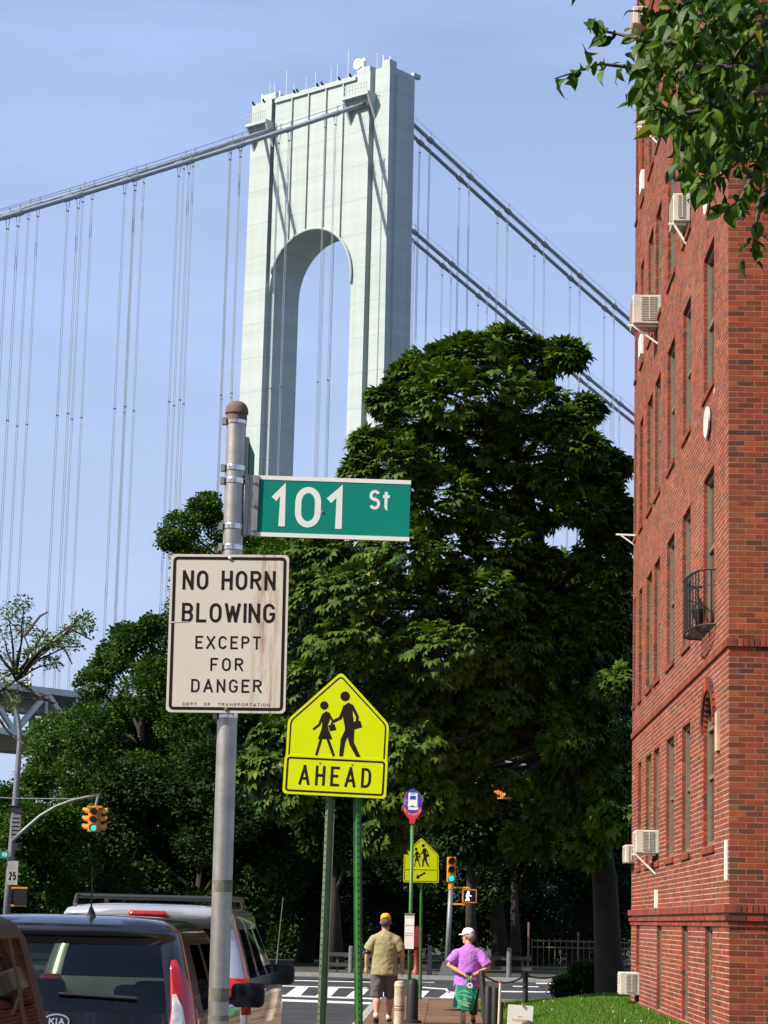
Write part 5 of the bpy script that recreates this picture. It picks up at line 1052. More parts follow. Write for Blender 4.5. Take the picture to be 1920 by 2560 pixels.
def cap(t, c, yaw, m_, back_gap=True):
    c = np.array(c, float); f = np.array((-math.sin(yaw), math.cos(yaw), 0)); r = np.array((math.cos(yaw), math.sin(yaw), 0)); z = np.array((0, 0, 1.)); b = MB(); n = 24; rings = [(.0, 1.0), (.035, 1.0), (.065, .93), (.09, .75), (.105, .48), (.112, .1)]
    for dz, s in rings:
        for j in range(n): a_ = 2*math.pi*j/n; b.v.append(tuple(c+z*dz+r*.086*s*math.cos(a_)+f*.108*s*math.sin(a_)))
    for i in range(len(rings)-1):
        for j in range(n):
            if back_gap and i == 0 and j in (16, 17, 18, 19): continue
            q = i*n; b.f.append((q+j, q+(j+1) % n, q+n+(j+1) % n, q+n+j))
    b.f.append(tuple((len(rings)-1)*n+j for j in range(n))); o = b.build('cap', m_, t, local=True, smooth=True); so = o.modifiers.new('s', 'SOLIDIFY'); so.thickness = .006
    v = MB(); p = []
    for k in range(9): a_ = R(20+140*k/8); p.append(c+r*.086*math.cos(a_)+f*.108*math.sin(a_)+z*.008)
    q = []
    for k in range(9): a_ = R(20+140*k/8); q.append(c+r*.092*math.cos(a_)+f*(.108*math.sin(a_)+.075*math.sin(math.pi*k/8))+z*(-.012))
    v.add(p+q, [(k, k+1, 9+k+1, 9+k) for k in range(8)]); vo = v.build('brim', m_, o, local=True); vo.modifiers.new('s', 'SOLIDIFY').thickness = .006
    return o
def shoe(t, p, yaw, pitch, m_):
    """shoe at ankle p; pitch raises the heel"""
    b = MB(); f = np.array((-math.sin(yaw)*math.cos(pitch), math.cos(yaw)*math.cos(pitch), -math.sin(pitch))); z = np.array((0, 0, 1.))
    p = np.array(p); path = [p-f*.055, p-f*.03, p+f*.06, p+f*.14, p+f*.185]; b.tube([q-z*.0 for q in path], [.03, .045, .046, .045, .025], 12, sq=.85); o = b.build('shoe', m_, t, local=True, smooth=True); return o
# man
mp_ = PZ(958, 2559, 0); man = thing('person', 'person in an olive t-shirt, grey-brown shorts and an orange cap walking away', 'person', (mp_[0], mp_[1], 0))
b = MB(); head(b, (0, .03, 1.625), R(-4)); b.tube([(0, -.01, 1.38), (0, 0, 1.46), (0, .015, 1.56)], [.07, .058, .06], 12)
b.tube([(0, 0, .82), (0, 0, 1.0), (0, -.01, 1.2), (0, -.01, 1.36), (0, -.01, 1.44)], [(.165, .12), (.165, .115), (.175, .115), (.18, .105), (.1, .07)], 16)
LE, RE = (-.285, -.03, 1.13), (.285, -.02, 1.13); LW, RW = (-.30, .03, .90), (.275, .08, .90)
for s, e_, w_ in ((-1, LE, LW), (1, RE, RW)): b.tube([(s*.17, -.01, 1.40), (s*.235, -.02, 1.28), e_, tuple((np.array(e_)+np.array(w_))/2+np.array((0, 0, .02))), w_], [.055, .05, .041, .042, .028], 12); hand(b, w_, (s*.01, .05, -1), (0, 1, 0), .45)
LK, RK = (-.115, .03, .47), (.10, .16, .49); LA, RA = (-.115, -.13, .12), (.085, .20, .085)
for s, k_, a_ in ((-1, LK, LA), (1, RK, RA)): c_ = (np.array(k_)*.62+np.array(a_)*.38)+np.array((0, -.02, 0)); b.tube([(s*.095, 0, .86), tuple((np.array((s*.095, 0, .86))+np.array(k_))/2), k_, tuple(c_), tuple(np.array(k_)*.25+np.array(a_)*.75), a_], [.09, .082, .056, .062, .043, .037], 12); b.tube([a_, np.array(a_)+np.array((0, .1, -.05))], [.036, .034], 10)
remesh(b.build('body', M['skin'], man, local=True), .0085)
b = MB(); b.tube([(0, -.01, .775), (0, -.01, .80), (0, -.01, .95), (0, -.012, 1.15), (0, -.015, 1.30), (0, -.012, 1.40), (0, -.005, 1.455), (0, 0, 1.485)], [(.222, .155), (.226, .16), (.215, .15), (.215, .145), (.22, .14), (.195, .118), (.12, .088), (.075, .07)], 22)
for s, e_ in ((-1, LE), (1, RE)): b.tube([(s*.10, -.01, 1.37), (s*.175, -.015, 1.335), (s*.235, -.02, 1.24), (s*.272, -.025, 1.165)], [.088, .098, .092, .085], 14)
folds(remesh(b.build('t_shirt', M['olive'], man, local=True), .011))
b = MB(); b.tube([(0, 0, .95), (0, 0, .85), (0, .01, .76)], [(.17, .13), (.195, .15), (.19, .15)], 18)
for s, k_ in ((-1, LK), (1, RK)): b.tube([(s*.095, 0, .82), tuple(np.array((s*.1, 0, .80))*.5+np.array(k_)*.5), tuple(np.array(k_)+np.array((s*.005, -.01, -.05)))], [.125, .12, .108], 14)
folds(remesh(b.build('shorts', M['shorts'], man, local=True), .012))
cap(man, (0, .025, 1.67), R(-4), M['cap_orange']); b = MB(); b.tube([(0, -.028, 1.57), (0, -.038, 1.62), (0, -.03, 1.68)], [(.068, .05), (.078, .062), (.079, .068)], 14); b.build('hair', M['hair'], man, local=True, smooth=True)
for s, a_, yw, pt in ((-1, (-.115, -.09, .085), R(4), R(32)), (1, (.085, .23, .05), R(-4), 0.0)):
    shoe(man, a_, yw, pt, M['shoe']); A_ = np.array(LA if s < 0 else RA); MB().tube([A_+np.array((0, 0, -.03)), A_+np.array((0, 0, .05))], [.042, .043], 12).build('sock', M['sock'], man, local=True, smooth=True)
e_ = np.array(LE); MB().tube([e_+np.array((.008, 0, .035)), e_+np.array((-.002, 0, -.015))], [.05, .046], 14).build('arm_band', M['trim'], man, local=True, smooth=True)
# woman
wp_ = PZ(1168, 2560, 0); wom = thing('person', 'person in a purple t-shirt and white cap walking away, hands clasped behind the back', 'person', (wp_[0], wp_[1], 0))
b = MB(); head(b, (-.01, .05, 1.425), R(62)); b.tube([(0, .0, 1.2), (0, .015, 1.27), (0, .04, 1.36)], [.075, .06, .058], 12)
b.tube([(0, 0, .66), (0, 0, .8), (0, .0, 1.0), (0, 0, 1.16), (0, 0, 1.24)], [(.175, .14), (.17, .13), (.17, .125), (.165, .11), (.09, .07)], 16)
LE, RE = (-.325, -.10, .945), (.335, -.10, .925); LW, RW = (-.075, -.235, .815), (.09, -.235, .80)
for s, e_, w_ in ((-1, LE, LW), (1, RE, RW)): b.tube([(s*.16, -.01, 1.19), (s*.25, -.05, 1.08), e_, tuple((np.array(e_)+np.array(w_))/2), w_], [.055, .052, .045, .042, .028], 12); hand(b, w_, (-s*.9, -.08, -.45), (0, .2, 1), .7)
LK, RK = (-.09, .08, .42), (.10, .12, .43); LA, RA = (-.075, -.20, .20), (.10, .12, .075)
for s, k_, a_ in ((-1, LK, LA), (1, RK, RA)): b.tube([(s*.085, 0, .74), k_, a_], [.09, .058, .036], 12); b.tube([a_, np.array(a_)+np.array((0, .06, -.06))], [.036, .034], 10)
remesh(b.build('body', M['skin'], wom, local=True), .0085)
b = MB(); b.tube([(0, -.01, .585), (0, -.01, .61), (0, -.01, .75), (0, -.012, .92), (0, -.02, 1.06), (0, -.015, 1.18), (0, -.005, 1.25), (0, .01, 1.285)], [(.238, .185), (.242, .19), (.225, .175), (.215, .165), (.222, .155), (.205, .125), (.12, .088), (.075, .068)], 22)
for s, e_ in ((-1, LE), (1, RE)): b.tube([(s*.10, -.01, 1.165), (s*.175, -.02, 1.14), (s*.25, -.06, 1.055), tuple(np.array(e_)+np.array((-s*.012, .005, .035)))], [.09, .098, .095, .093], 14)
folds(remesh(b.build('t_shirt', M['purple'], wom, local=True), .011))
b = MB(); b.tube([(0, 0, .75), (0, 0, .66), (0, .01, .58)], [(.17, .14), (.19, .16), (.185, .155)], 18)
for s, k_, a_ in ((-1, LK, LA), (1, RK, RA)): b.tube([(s*.09, 0, .66), k_, tuple(np.array(a_)*.8+np.array(k_)*.2)], [.115, .085, .068], 14)
folds(remesh(b.build('trousers', M['pants'], wom, local=True), .012))
cap(wom, (-.005, .045, 1.465), R(62), M['cap_white']); b = MB(); b.tube([(.03, .03, 1.37), (.04, .02, 1.42), (.02, .03, 1.47)], [(.06, .06), (.072, .075), (.074, .08)], 14); b.build('hair', mat('grey_hair', (.3, .24, .19), .8, var=.4, scale=60), wom, local=True, smooth=True)
shoe(wom, (-.075, -.20, .15), 0.0, R(62), M['sole']); shoe(wom, (.10, .14, .05), 0.0, 0.0, M['shoe'])
b = MB().tube([(-.05, -.262, .835), (.0, -.272, .842), (.045, -.262, .835)], [.022, .03, .022], 10); o = b.build('glove', mat('blue_cloth', (.03, .07, .28), .8), wom, local=True, smooth=True)
# the shopping bag she holds
M['bag'] = mat('green_woven_bag', (.0, .24, .13), .6, var=.2, scale=14, bump=.4, bscale=18); bx_ = wp_[0]-.02; byy = wp_[1]-.30
bag = thing('shopping_bag', 'green shopping bag with white print held behind the back', 'bag', (bx_, byy, .2)); tl_ = R(-10); ca, sa = math.cos(tl_), math.sin(tl_)
def bg_(x, y, z): return (bx_+x*ca-(z-.62)*-sa*-1*1.0*0-(z-.62)*0+ (z-.62)*(-sa)*-1*-1, byy+y, .62+(z-.62)*ca+x*sa)
b = MB(); nz_, nx_ = 10, 12; W0, W1 = .17, .185; Vb = []
for side in (-1, 1):
    for j in range(nz_+1):
        for i in range(nx_+1):
            v = j/nz_; u_ = -1+2*i/nx_; w_ = W0*(1-v)+W1*v; d = side*(.05*(1-v)+.015)*(1-abs(u_)**3)+.010*math.sin(u_*7+v*5)*(1-abs(u_)); Vb.append(bg_(u_*w_, d, .245+.375*v))
m_ = (nz_+1)*(nx_+1)
for s_ in (0, 1):
    for j in range(nz_):
        for i in range(nx_): q = s_*m_+j*(nx_+1)+i; b.f.append((q, q+1, q+nx_+2, q+nx_+1))
for i in range(nx_): b.f.append((i, i+1, m_+i+1, m_+i))
for j in range(nz_): q = j*(nx_+1); b.f.append((q, q+nx_+1, m_+q+nx_+1, m_+q)); q += nx_; b.f.append((q, q+nx_+1, m_+q+nx_+1, m_+q))
b.v = Vb; body = b.build('bag_body', M['bag'], bag, smooth=True); pr = MB()
def on_bag(x, z): return np.array(bg_(x, -.085, z))
for pts in ([(-.11, .50), (-.07, .535), (0, .548), (.06, .53)], [(-.09, .47), (0, .475), (.09, .462)], [(-.11, .375), (-.02, .368), (.11, .362)], [(-.02, .44), (.02, .43)], [(-.03, .405), (.03, .402)], [(-.08, .34), (.08, .335)], [(-.05, .315), (.1, .31)], [(.1, .48), (.11, .45)]):
    for p, q in zip(pts, pts[1:]): pr.bar(on_bag(*p), on_bag(*q), .004, .006)
pr.build('print', M['white'], body)
hd_ = MB(); hd_.tube([bg_(-.06, -.01, .61), (bx_+.03, byy-.02, .72), (wp_[0]+.01, wp_[1]-.255, .80)], .007, 6); hd_.tube([bg_(.06, -.01, .61), (bx_+.07, byy-.02, .71), (wp_[0]+.03, wp_[1]-.255, .80)], .007, 6); hd_.build('handles', M['bag'], bag); rg = MB(); rg.stroke([(.035*math.cos(R(k)), .035*math.sin(R(k))) for k in range(0, 360, 20)], .018, (bx_+.05, byy-.06, .64), (1, 0, 0), (0, 0, 1), (0, -1, 0), 0, closed=True); o = rg.build('white_ring', M['white'], bag); o.modifiers.new('s', 'SOLIDIFY').thickness = .008

# ------------------------------------------------------------------ trees
def basis(d, up):
    """orthonormal frames for arrays: forward d, normal near up"""
    d = d/np.linalg.norm(d, axis=1, keepdims=True); s = np.cross(d, up); s /= np.linalg.norm(s, axis=1, keepdims=True)+1e-9; n_ = np.cross(s, d); return d, s, n_
def place(tv, tf, pos, d, up, sc):
    """copies of a leaf template (x side, y forward, z normal) at pos"""
    d, s, n_ = basis(d, up); V = pos[:, None]+sc[:, None, None]*(tv[None, :, 0:1]*s[:, None]+tv[None, :, 1:2]*d[:, None]+tv[None, :, 2:3]*n_[:, None])
    Fc = (np.arange(len(pos))[:, None, None]*len(tv)+tf[None]).reshape(-1, tf.shape[1]); return V.reshape(-1, 3), Fc
def palmate():
    """horse chestnut leaf: seven drooping obovate leaflets"""
    V, Fc = [], []
    for k, L_ in zip((-105, -66, -33, 0, 33, 66, 105), (.30, .42, .5, .54, .5, .42, .30)):
        t = R(k); d = np.array((math.sin(t), math.cos(t), 0)); s = np.array((math.cos(t), -math.sin(t), 0)); k0 = len(V); w = L_*.20
        V += [d*.03, d*L_*.66+s*w+np.array((0, 0, -.06*L_)), d*L_+np.array((0, 0, -.34*L_)), d*L_*.66-s*w+np.array((0, 0, -.06*L_)), d*L_*.62+np.array((0, 0, -.015))]
        Fc += [(k0, k0+4, k0+1), (k0+1, k0+4, k0+2), (k0+2, k0+4, k0+3), (k0+3, k0+4, k0)]
    return np.array(V), np.array(Fc)
def ovate(fold=.32, tip=.24):
    """pointed leaf folded along the midrib, tip curling down; unit length"""
    st = [(0, .0, 0), (.08, .12, .0), (.16, .17, 0), (.2, .2, .0), (.28, .235, 0), (.31, .25, -.005), (.4, .25, -.01), (.43, .262, -.015), (.52, .235, -.03), (.55, .24, -.04), (.64, .19, -.06), (.67, .19, -.07), (.77, .12, -.10), (.86, .06, -.15), (1.0, 0, -.12-tip)]
    V, Fc = [], []
    for y, w, z in st: V += [(-w, y, z+w*fold), (0, y, z), (w, y, z+w*fold)]
    for i in range(len(st)-1):
        q = i*3; Fc += [(q, q+1, q+4), (q, q+4, q+3), (q+1, q+2, q+5), (q+1, q+5, q+4)]
    return np.array(V, float), np.array(Fc)
def sprig(n=7):
    """spray of small leaves used for the far crowns"""
    V, Fc = [], []; g = np.random.default_rng(3)
    for k in range(n):
        c = np.array((g.normal(0, .34), g.random()*1.0, g.normal(0, .22))); t = g.random()*6.28; d = np.array((math.cos(t), math.sin(t), g.normal(0, .4))); d /= np.linalg.norm(d); s = np.cross(d, (0, 0, 1)); s /= np.linalg.norm(s); s = s+np.array((0, 0, g.normal(0, .4))); k0 = len(V); L_, w = .42, .14
        V += [c-d*L_/2, c+s*w, c+d*L_/2, c-s*w]; Fc += [(k0, k0+1, k0+2, k0+3)]
    return np.array(V), np.array(Fc)
PAL, OVA, SPR = palmate(), ovate(), sprig()
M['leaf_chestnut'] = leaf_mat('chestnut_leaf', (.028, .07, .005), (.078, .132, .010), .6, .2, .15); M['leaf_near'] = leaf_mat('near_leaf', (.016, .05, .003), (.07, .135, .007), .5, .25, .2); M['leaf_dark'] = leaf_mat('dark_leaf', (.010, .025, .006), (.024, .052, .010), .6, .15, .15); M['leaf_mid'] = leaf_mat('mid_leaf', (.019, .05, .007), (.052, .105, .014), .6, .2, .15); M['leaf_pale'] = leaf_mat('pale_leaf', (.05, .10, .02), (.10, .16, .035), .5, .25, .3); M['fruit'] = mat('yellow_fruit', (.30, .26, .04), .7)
def clump_points(C, rad, n, shell=.55, up=.25):
    """points in the outer part of ellipsoids: C (k,3), rad (k,3)"""
    k = rng.integers(0, len(C), n); v = rng.normal(size=(n, 3)); v[:, 2] += up; v /= np.linalg.norm(v, axis=1, keepdims=True); r = (shell+(1-shell)*rng.random(n)**.6)[:, None]
    return C[k]+v*r*rad[k], v, k
def limbs(b, root, targets, r0, wob=.12, n=6):
    for tg in targets:
        root_, tg = np.array(root, float), np.array(tg, float); L_ = np.linalg.norm(tg-root_); pts = []
        for i in range(n+1):
            s = i/n; p = root_*(1-s)+tg*s+np.array((0, 0, .12*L_*math.sin(math.pi*s)*.6)); 
            if 0 < i < n: p = p+rng.normal(0, wob*L_*.12, 3)
            pts.append(p)
        b.tube(pts, [r0*(1-.85*i/n)+.008 for i in range(n+1)], 7)
def tree(name, label, base, trunk, r_tr, C, rad, nleaf, leafmat, lsize, group=None, tmpl=SPR, shell=.5, cat='tree', droop=-.25):
    """trunk polyline with limbs to the clumps; crown of leaf sprays as one stuff part"""
    t = thing(name, label, cat, base, group=group); C = np.array(C, float); rad = np.array(rad, float)
    if rad.ndim == 1: rad = np.repeat(rad[:, None], 3, 1)*np.array((1, 1, .75))
    b = MB(); tr = [np.array(base, float)]+[np.array(p, float) for p in trunk]; b.tube(tr, [r_tr*1.25]+[r_tr*(1-.75*i/len(trunk)) for i in range(1, len(trunk)+1)], 10)
    for c in C:
        j = min(range(1, len(tr)), key=lambda i: abs(tr[i][2]-(c[2]-.35*np.linalg.norm(c-tr[i])))); limbs(b, tr[j], [c], r_tr*.28, n=5)
    b.build('trunk', M['shade_toned_bark'], t, smooth=True)
    if tmpl is SPR and lsize > .3 and nleaf > 2600: nleaf = int(nleaf*1.5); lsize = lsize*.82
    P, v, k = clump_points(C, rad, nleaf, shell); d = v*.8+rng.normal(0, .5, (nleaf, 3)); d[:, 2] += droop; up = v*.5+rng.normal(0, .35, (nleaf, 3)); up[:, 2] += .8
    V, Fc = place(tmpl[0], tmpl[1], P, d, up, lsize*(.7+.6*rng.random(nleaf))); o = link(bpy.data.objects.new('crown', mesh_np('crown', V-np.array(ROOT[t.name]), Fc, leafmat)), t); o['kind'] = 'stuff'
    return t
def px_clumps(lst, Y, jit=1.6):
    """clumps given as photo pixel centre, radius in pixels -> centres and radii at depth about Y"""
    C, r_ = [], []
    for q in lst:
        px, py, pr_ = q[:3]; dy = q[3] if len(q) > 3 else rng.uniform(-jit, jit); C.append(PY(px, py, Y+dy)); r_.append(pr_/F_PX*(Y+dy))
    return np.array(C), np.array(r_)
# the horse chestnut
YC = 45.2
cl = [(1262, 848, 58), (1342, 888, 62), (1175, 910, 68), (1425, 868, 42), (1085, 945, 72), (1020, 965, 48), (1120, 1000, 100), (1230, 990, 100), (1340, 1000, 80), (965, 1020, 38), (1030, 1065, 75), (925, 1125, 40), (980, 1170, 80), (1080, 1140, 90), (1190, 1120, 90), (1300, 1120, 90), (1420, 1050, 45), (1460, 1110, 55), (1520, 1150, 50), (1400, 1180, 60), (905, 1200, 40), (1000, 1280, 90), (1100, 1260, 100), (1220, 1250, 90), (1340, 1260, 80), (1450, 1250, 60), (1540, 1260, 45), (1560, 1330, 40),
      (900, 1370, 90), (1010, 1390, 100), (1130, 1390, 100), (1250, 1370, 80), (1500, 1380, 60), (800, 1400, 70), (790, 1500, 80), (880, 1500, 90), (1000, 1520, 100), (1110, 1510, 100), (1220, 1500, 80), (770, 1600, 80), (870, 1620, 90), (980, 1640, 100), (1090, 1640, 100), (1200, 1640, 90), (1310, 1600, 60), (1520, 1500, 60), (1480, 1620, 70), (1550, 1700, 50),
      (740, 1720, 70), (700, 1850, 60), (660, 1930, 60), (720, 2000, 60), (1000, 1760, 100), (1110, 1770, 100), (1220, 1760, 90), (1320, 1750, 70), (1030, 1880, 90), (1140, 1890, 80), (1225, 1850, 50), (980, 2000, 60), (960, 2090, 55), (1080, 2000, 60), (1420, 1850, 60), (1480, 1960, 80), (1540, 2050, 60), (1400, 2040, 80), (1330, 2090, 60), (1460, 2110, 60), (1180, 2000, 45), (1262, 1935, 12, -1.0), (1296, 1958, 10, -1.0),
      (1330, 1420, 70, 2.6), (1400, 1440, 75, 2.8), (1440, 1560, 75, 2.6), (1370, 1600, 70, 2.8), (1390, 1700, 75, 2.6), (1460, 1760, 70, 2.6), (1340, 1830, 70, 2.6), (1500, 1870, 60, 2.4), (1400, 1930, 60, 2.6),
      (1350, 1400, 55, -.2), (1310, 1490, 55, -.4), (1390, 1530, 50, -.2), (1340, 1660, 50, -.3), (1420, 1640, 40, -.2), (1400, 1770, 45, -.2), (1470, 1830, 40, -.2), (1500, 1720, 45, 0), (1560, 1850, 40, 0), (1520, 1960, 50, -.2), (1500, 1280, 60, 0), (1560, 1420, 40, 0), (1500, 1200, 50, 0), (1470, 1010, 35, 0), (1545, 1570, 45, 0)]
C0, r0 = px_clumps(cl, YC, 1.2)
C0[:, 1] += np.where(np.array([c[0] for c in cl]) > 1250, .6, -.6)
base = PZ(1532, 2484, .36); base = np.array((base[0], base[1], .2)); tr = [PY(x, y, base[1]) for x, y in ((1520, 2380), (1512, 2200), (1480, 2000), (1440, 1860), (1405, 1680), (1375, 1500), (1340, 1330), (1300, 1150), (1270, 980))]
ch = thing('chestnut_tree', 'big horse chestnut tree with drooping palmate leaves leaning over the sidewalk', 'tree', base)
b = MB(); TR = [base]+tr; b.tube(TR, [.36, .27, .245, .23, .21, .185, .16, .13, .10, .06], 14)
for c, q in zip(C0, cl):
    j = min(range(4, len(TR)), key=lambda i: abs(TR[i][2]-(c[2]-.3*np.linalg.norm(c-TR[i])))); limbs(b, TR[j], [c], .07, n=6)
smooth_by_angle(b.build('trunk', M['shade_toned_bark'], ch), 60)
rad = np.repeat(r0[:, None], 3, 1)*np.array((1.12, 1.1, .8)); n = 25000
P, v, kk = clump_points(C0, rad, n, .45, .15); out = P-np.array((C0[:, 0].mean(), YC, 7.0)); out /= np.linalg.norm(out, axis=1, keepdims=True)
d = v*.7+out*.6+rng.normal(0, .35, (n, 3)); d[:, 2] -= .45; up = out*.45+rng.normal(0, .28, (n, 3)); up[:, 2] += .9; sc = .40*(.55+.75*rng.random(n))
score = -(P[:, 1])-.6*P[:, 0]+.0*P[:, 2]; sel = np.argsort(-sc*(1+.5*(score-score.mean())/score.std()))[:300]; mask = np.ones(n, bool); mask[sel] = False
V, Fc = place(PAL[0], PAL[1], P[mask], d[mask], up[mask], sc[mask]); o = link(bpy.data.objects.new('crown', mesh_np('crown', V-np.array(base), Fc, M['leaf_chestnut'])), ch); o['kind'] = 'stuff'
lm = mesh_np('leaf', PAL[0], PAL[1], M['leaf_chestnut'])
def leaf_objs(lm, parent, P, d, up, sc, idx):
    D, S, N_ = basis(d[idx], up[idx]); off = np.array(ROOT[parent.name])
    for p, a_, b_, c_, s in zip(P[idx], S, D, N_, sc[idx]):
        o = link(bpy.data.objects.new('leaf', lm), parent); p = p-off; s = float(s)
        o.matrix_local = Matrix(((a_[0]*s, b_[0]*s, c_[0]*s, p[0]), (a_[1]*s, b_[1]*s, c_[1]*s, p[1]), (a_[2]*s, b_[2]*s, c_[2]*s, p[2]), (0, 0, 0, 1)))
leaf_objs(lm, ch, P, d, up, sc, sel)
fr = MB()
for i in rng.choice(n, 420, replace=False):
    if P[i, 1] < YC+.3: p = P[i]; fr.tube([p-np.array((0, 0, .05)), p, p+np.array((0, 0, .05))], [.012, .035, .01], 5)
o = fr.build('fruit_clusters', M['fruit'], ch); o['kind'] = 'stuff'

# trees across the road and beyond
def auto_clumps(px0, px1, py0, py1, n, pr_, Y, dep=3.0, poly=None):
    lst = []
    while len(lst) < n:
        x, y = rng.uniform(px0, px1), rng.uniform(py0, py1); u_, w_ = (x-(px0+px1)/2)/((px1-px0)/2), (y-(py0+py1)/2)/((py1-py0)/2)
        if u_*u_+w_*w_ > 1.02: continue
        dd = math.sqrt(max(0, 1-u_*u_-w_*w_))*dep; lst.append((x, y, pr_*rng.uniform(.75, 1.2), rng.uniform(-dd, dd)))
    return px_clumps(lst, Y)
def trunk_px(px0, px1, py1, Y, z0=-.02):
    """straight trunk from the ground below px0 up to (px1, py1)"""
    t = PY(px1, py1, Y); g = PY(px0, 2400, Y); g = np.array((g[0], Y, z0)); return g, [g*.6+t*.4+np.array((.1, 0, 0)), t]
def park_tree(label, box, n, pr_, Y, nleaf, m_, ls, px_tr, r_=.28, dep=3.0, extra=(), name='park_tree'):
    C, r0 = auto_clumps(*box, n, pr_, Y, dep)
    if extra: C2, r2 = px_clumps(extra, Y, dep*.5); C, r0 = np.vstack((C, C2)), np.r_[r0, r2]
    g, tr = trunk_px(px_tr, (box[0]+box[1])/2, box[2]*.6+box[3]*.4, Y); return tree(name, label, g, tr, r_, C, r0, nleaf, m_, ls, group='park trees across the road')
park_tree('broad dark green tree behind the curved signal arm', (110, 620, 1620, 2270), 60, 68, 88, 15000, M['leaf_mid'], .36, 330, .3, 4, [(290, 1640, 42), (330, 1600, 36), (420, 1575, 40), (520, 1580, 50), (235, 1710, 42), (205, 1800, 42), (160, 1880, 50), (260, 1670, 32), (110, 1930, 42), (310, 1585, 24), (380, 1565, 24)])
park_tree('tall green tree rising behind the white notice and name plate', (430, 900, 1270, 1900), 50, 65, 93, 13000, M['leaf_mid'], .36, 640, .3, 4, [(450, 1320, 45), (510, 1280, 40), (560, 1320, 40), (430, 1350, 30), (600, 1370, 50), (700, 1400, 55), (480, 1400, 50), (520, 1260, 25)])
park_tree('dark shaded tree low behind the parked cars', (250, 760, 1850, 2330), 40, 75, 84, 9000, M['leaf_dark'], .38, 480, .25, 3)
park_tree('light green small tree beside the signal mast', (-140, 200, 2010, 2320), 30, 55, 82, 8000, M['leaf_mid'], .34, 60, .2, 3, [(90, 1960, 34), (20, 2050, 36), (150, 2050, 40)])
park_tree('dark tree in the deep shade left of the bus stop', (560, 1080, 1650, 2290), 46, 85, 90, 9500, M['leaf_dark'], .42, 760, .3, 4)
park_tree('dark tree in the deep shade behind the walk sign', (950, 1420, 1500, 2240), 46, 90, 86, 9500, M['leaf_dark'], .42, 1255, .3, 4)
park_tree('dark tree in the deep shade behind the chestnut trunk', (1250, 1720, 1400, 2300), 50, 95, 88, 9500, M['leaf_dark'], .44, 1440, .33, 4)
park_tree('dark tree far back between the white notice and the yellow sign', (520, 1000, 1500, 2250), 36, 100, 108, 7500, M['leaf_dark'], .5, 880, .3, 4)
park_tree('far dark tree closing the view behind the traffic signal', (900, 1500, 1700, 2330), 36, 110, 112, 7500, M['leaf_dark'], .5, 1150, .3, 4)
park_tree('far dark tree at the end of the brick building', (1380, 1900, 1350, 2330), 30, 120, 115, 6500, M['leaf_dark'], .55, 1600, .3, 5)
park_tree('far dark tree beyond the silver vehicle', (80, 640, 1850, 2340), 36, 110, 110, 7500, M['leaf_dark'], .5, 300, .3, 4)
# sparse tree with bare twigs at the left
cl2 = [(20, 1530, 26), (5, 1590, 34), (60, 1570, 20), (100, 1600, 16), (140, 1600, 20), (175, 1585, 18), (205, 1540, 22), (215, 1560, 14), (10, 1660, 40), (40, 1700, 32), (80, 1640, 18), (130, 1660, 10), (-40, 1600, 60), (-60, 1720, 70), (30, 1760, 22), (-30, 1820, 40), (180, 1610, 12), (60, 1510, 12)]
C, r_ = px_clumps(cl2, 66, .8); g = PY(-330, 2400, 66); g = np.array((g[0], 66, -.02)); tr = [PY(-200, 2000, 66), PY(-70, 1780, 66), PY(40, 1700, 66)]
sp = tree('sparse_tree', 'half bare tree with thin twigs and scattered pale leaves in front of the bridge deck', g, tr, .13, C, r_, 420, M['leaf_pale'], .24, shell=.2)
tw = MB()
for pts in (((40, 1700), (85, 1650), (60, 1590), (10, 1540)), ((85, 1650), (140, 1610), (200, 1545)), ((85, 1650), (90, 1610), (120, 1570)), ((140, 1610), (175, 1570), (230, 1600)), ((40, 1700), (100, 1740), (135, 1760)), ((100, 1740), (130, 1735), (145, 1745)), ((20, 1720), (60, 1745), (110, 1750), (140, 1758)), ((-70, 1780), (0, 1700), (85, 1650)), ((120, 1600), (160, 1620), (180, 1660)), ((-30, 1760), (20, 1830), (60, 1860)), ((60, 1590), (100, 1540), (120, 1530))):
    tw.tube([PY(x, y, 66+.3*math.sin(x)) for x, y in pts], [.05, .035, .022, .012][:len(pts)], 5)
tw.build('twigs', M['twig'], sp)
# shrub by the trunk
C, r_ = px_clumps([(1440, 2452, 40), (1475, 2440, 40), (1410, 2470, 28), (1490, 2462, 30), (1455, 2430, 26)], 47.3, .3); tree('shrub', 'dark rounded shrub between the chain and the chestnut trunk', np.array((PY(1450, 2470, 47.3)[0], 47.3, .1)), [PY(1450, 2450, 47.3)], .03, C, r_, 2600, M['leaf_dark'], .12, shell=.1, cat='shrub')
# trunks seen in the shade
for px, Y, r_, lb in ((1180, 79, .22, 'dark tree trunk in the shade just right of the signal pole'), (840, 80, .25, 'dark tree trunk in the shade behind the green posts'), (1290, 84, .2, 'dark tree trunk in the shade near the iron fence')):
    g = PY(px, 2430, Y); g = np.array((g[0], Y, -.02)); tp1 = PY(px-8, 2050, Y); C, rr = px_clumps([(px-60, 2000, 80), (px+60, 1990, 80), (px, 1930, 90), (px-20, 2080, 70), (px+50, 2110, 50)], Y, 1.0); tree('park_tree', lb, g, [g*.5+tp1*.5, tp1], r_, C, rr, 2500, M['leaf_dark'], .4, group='park trees across the road')

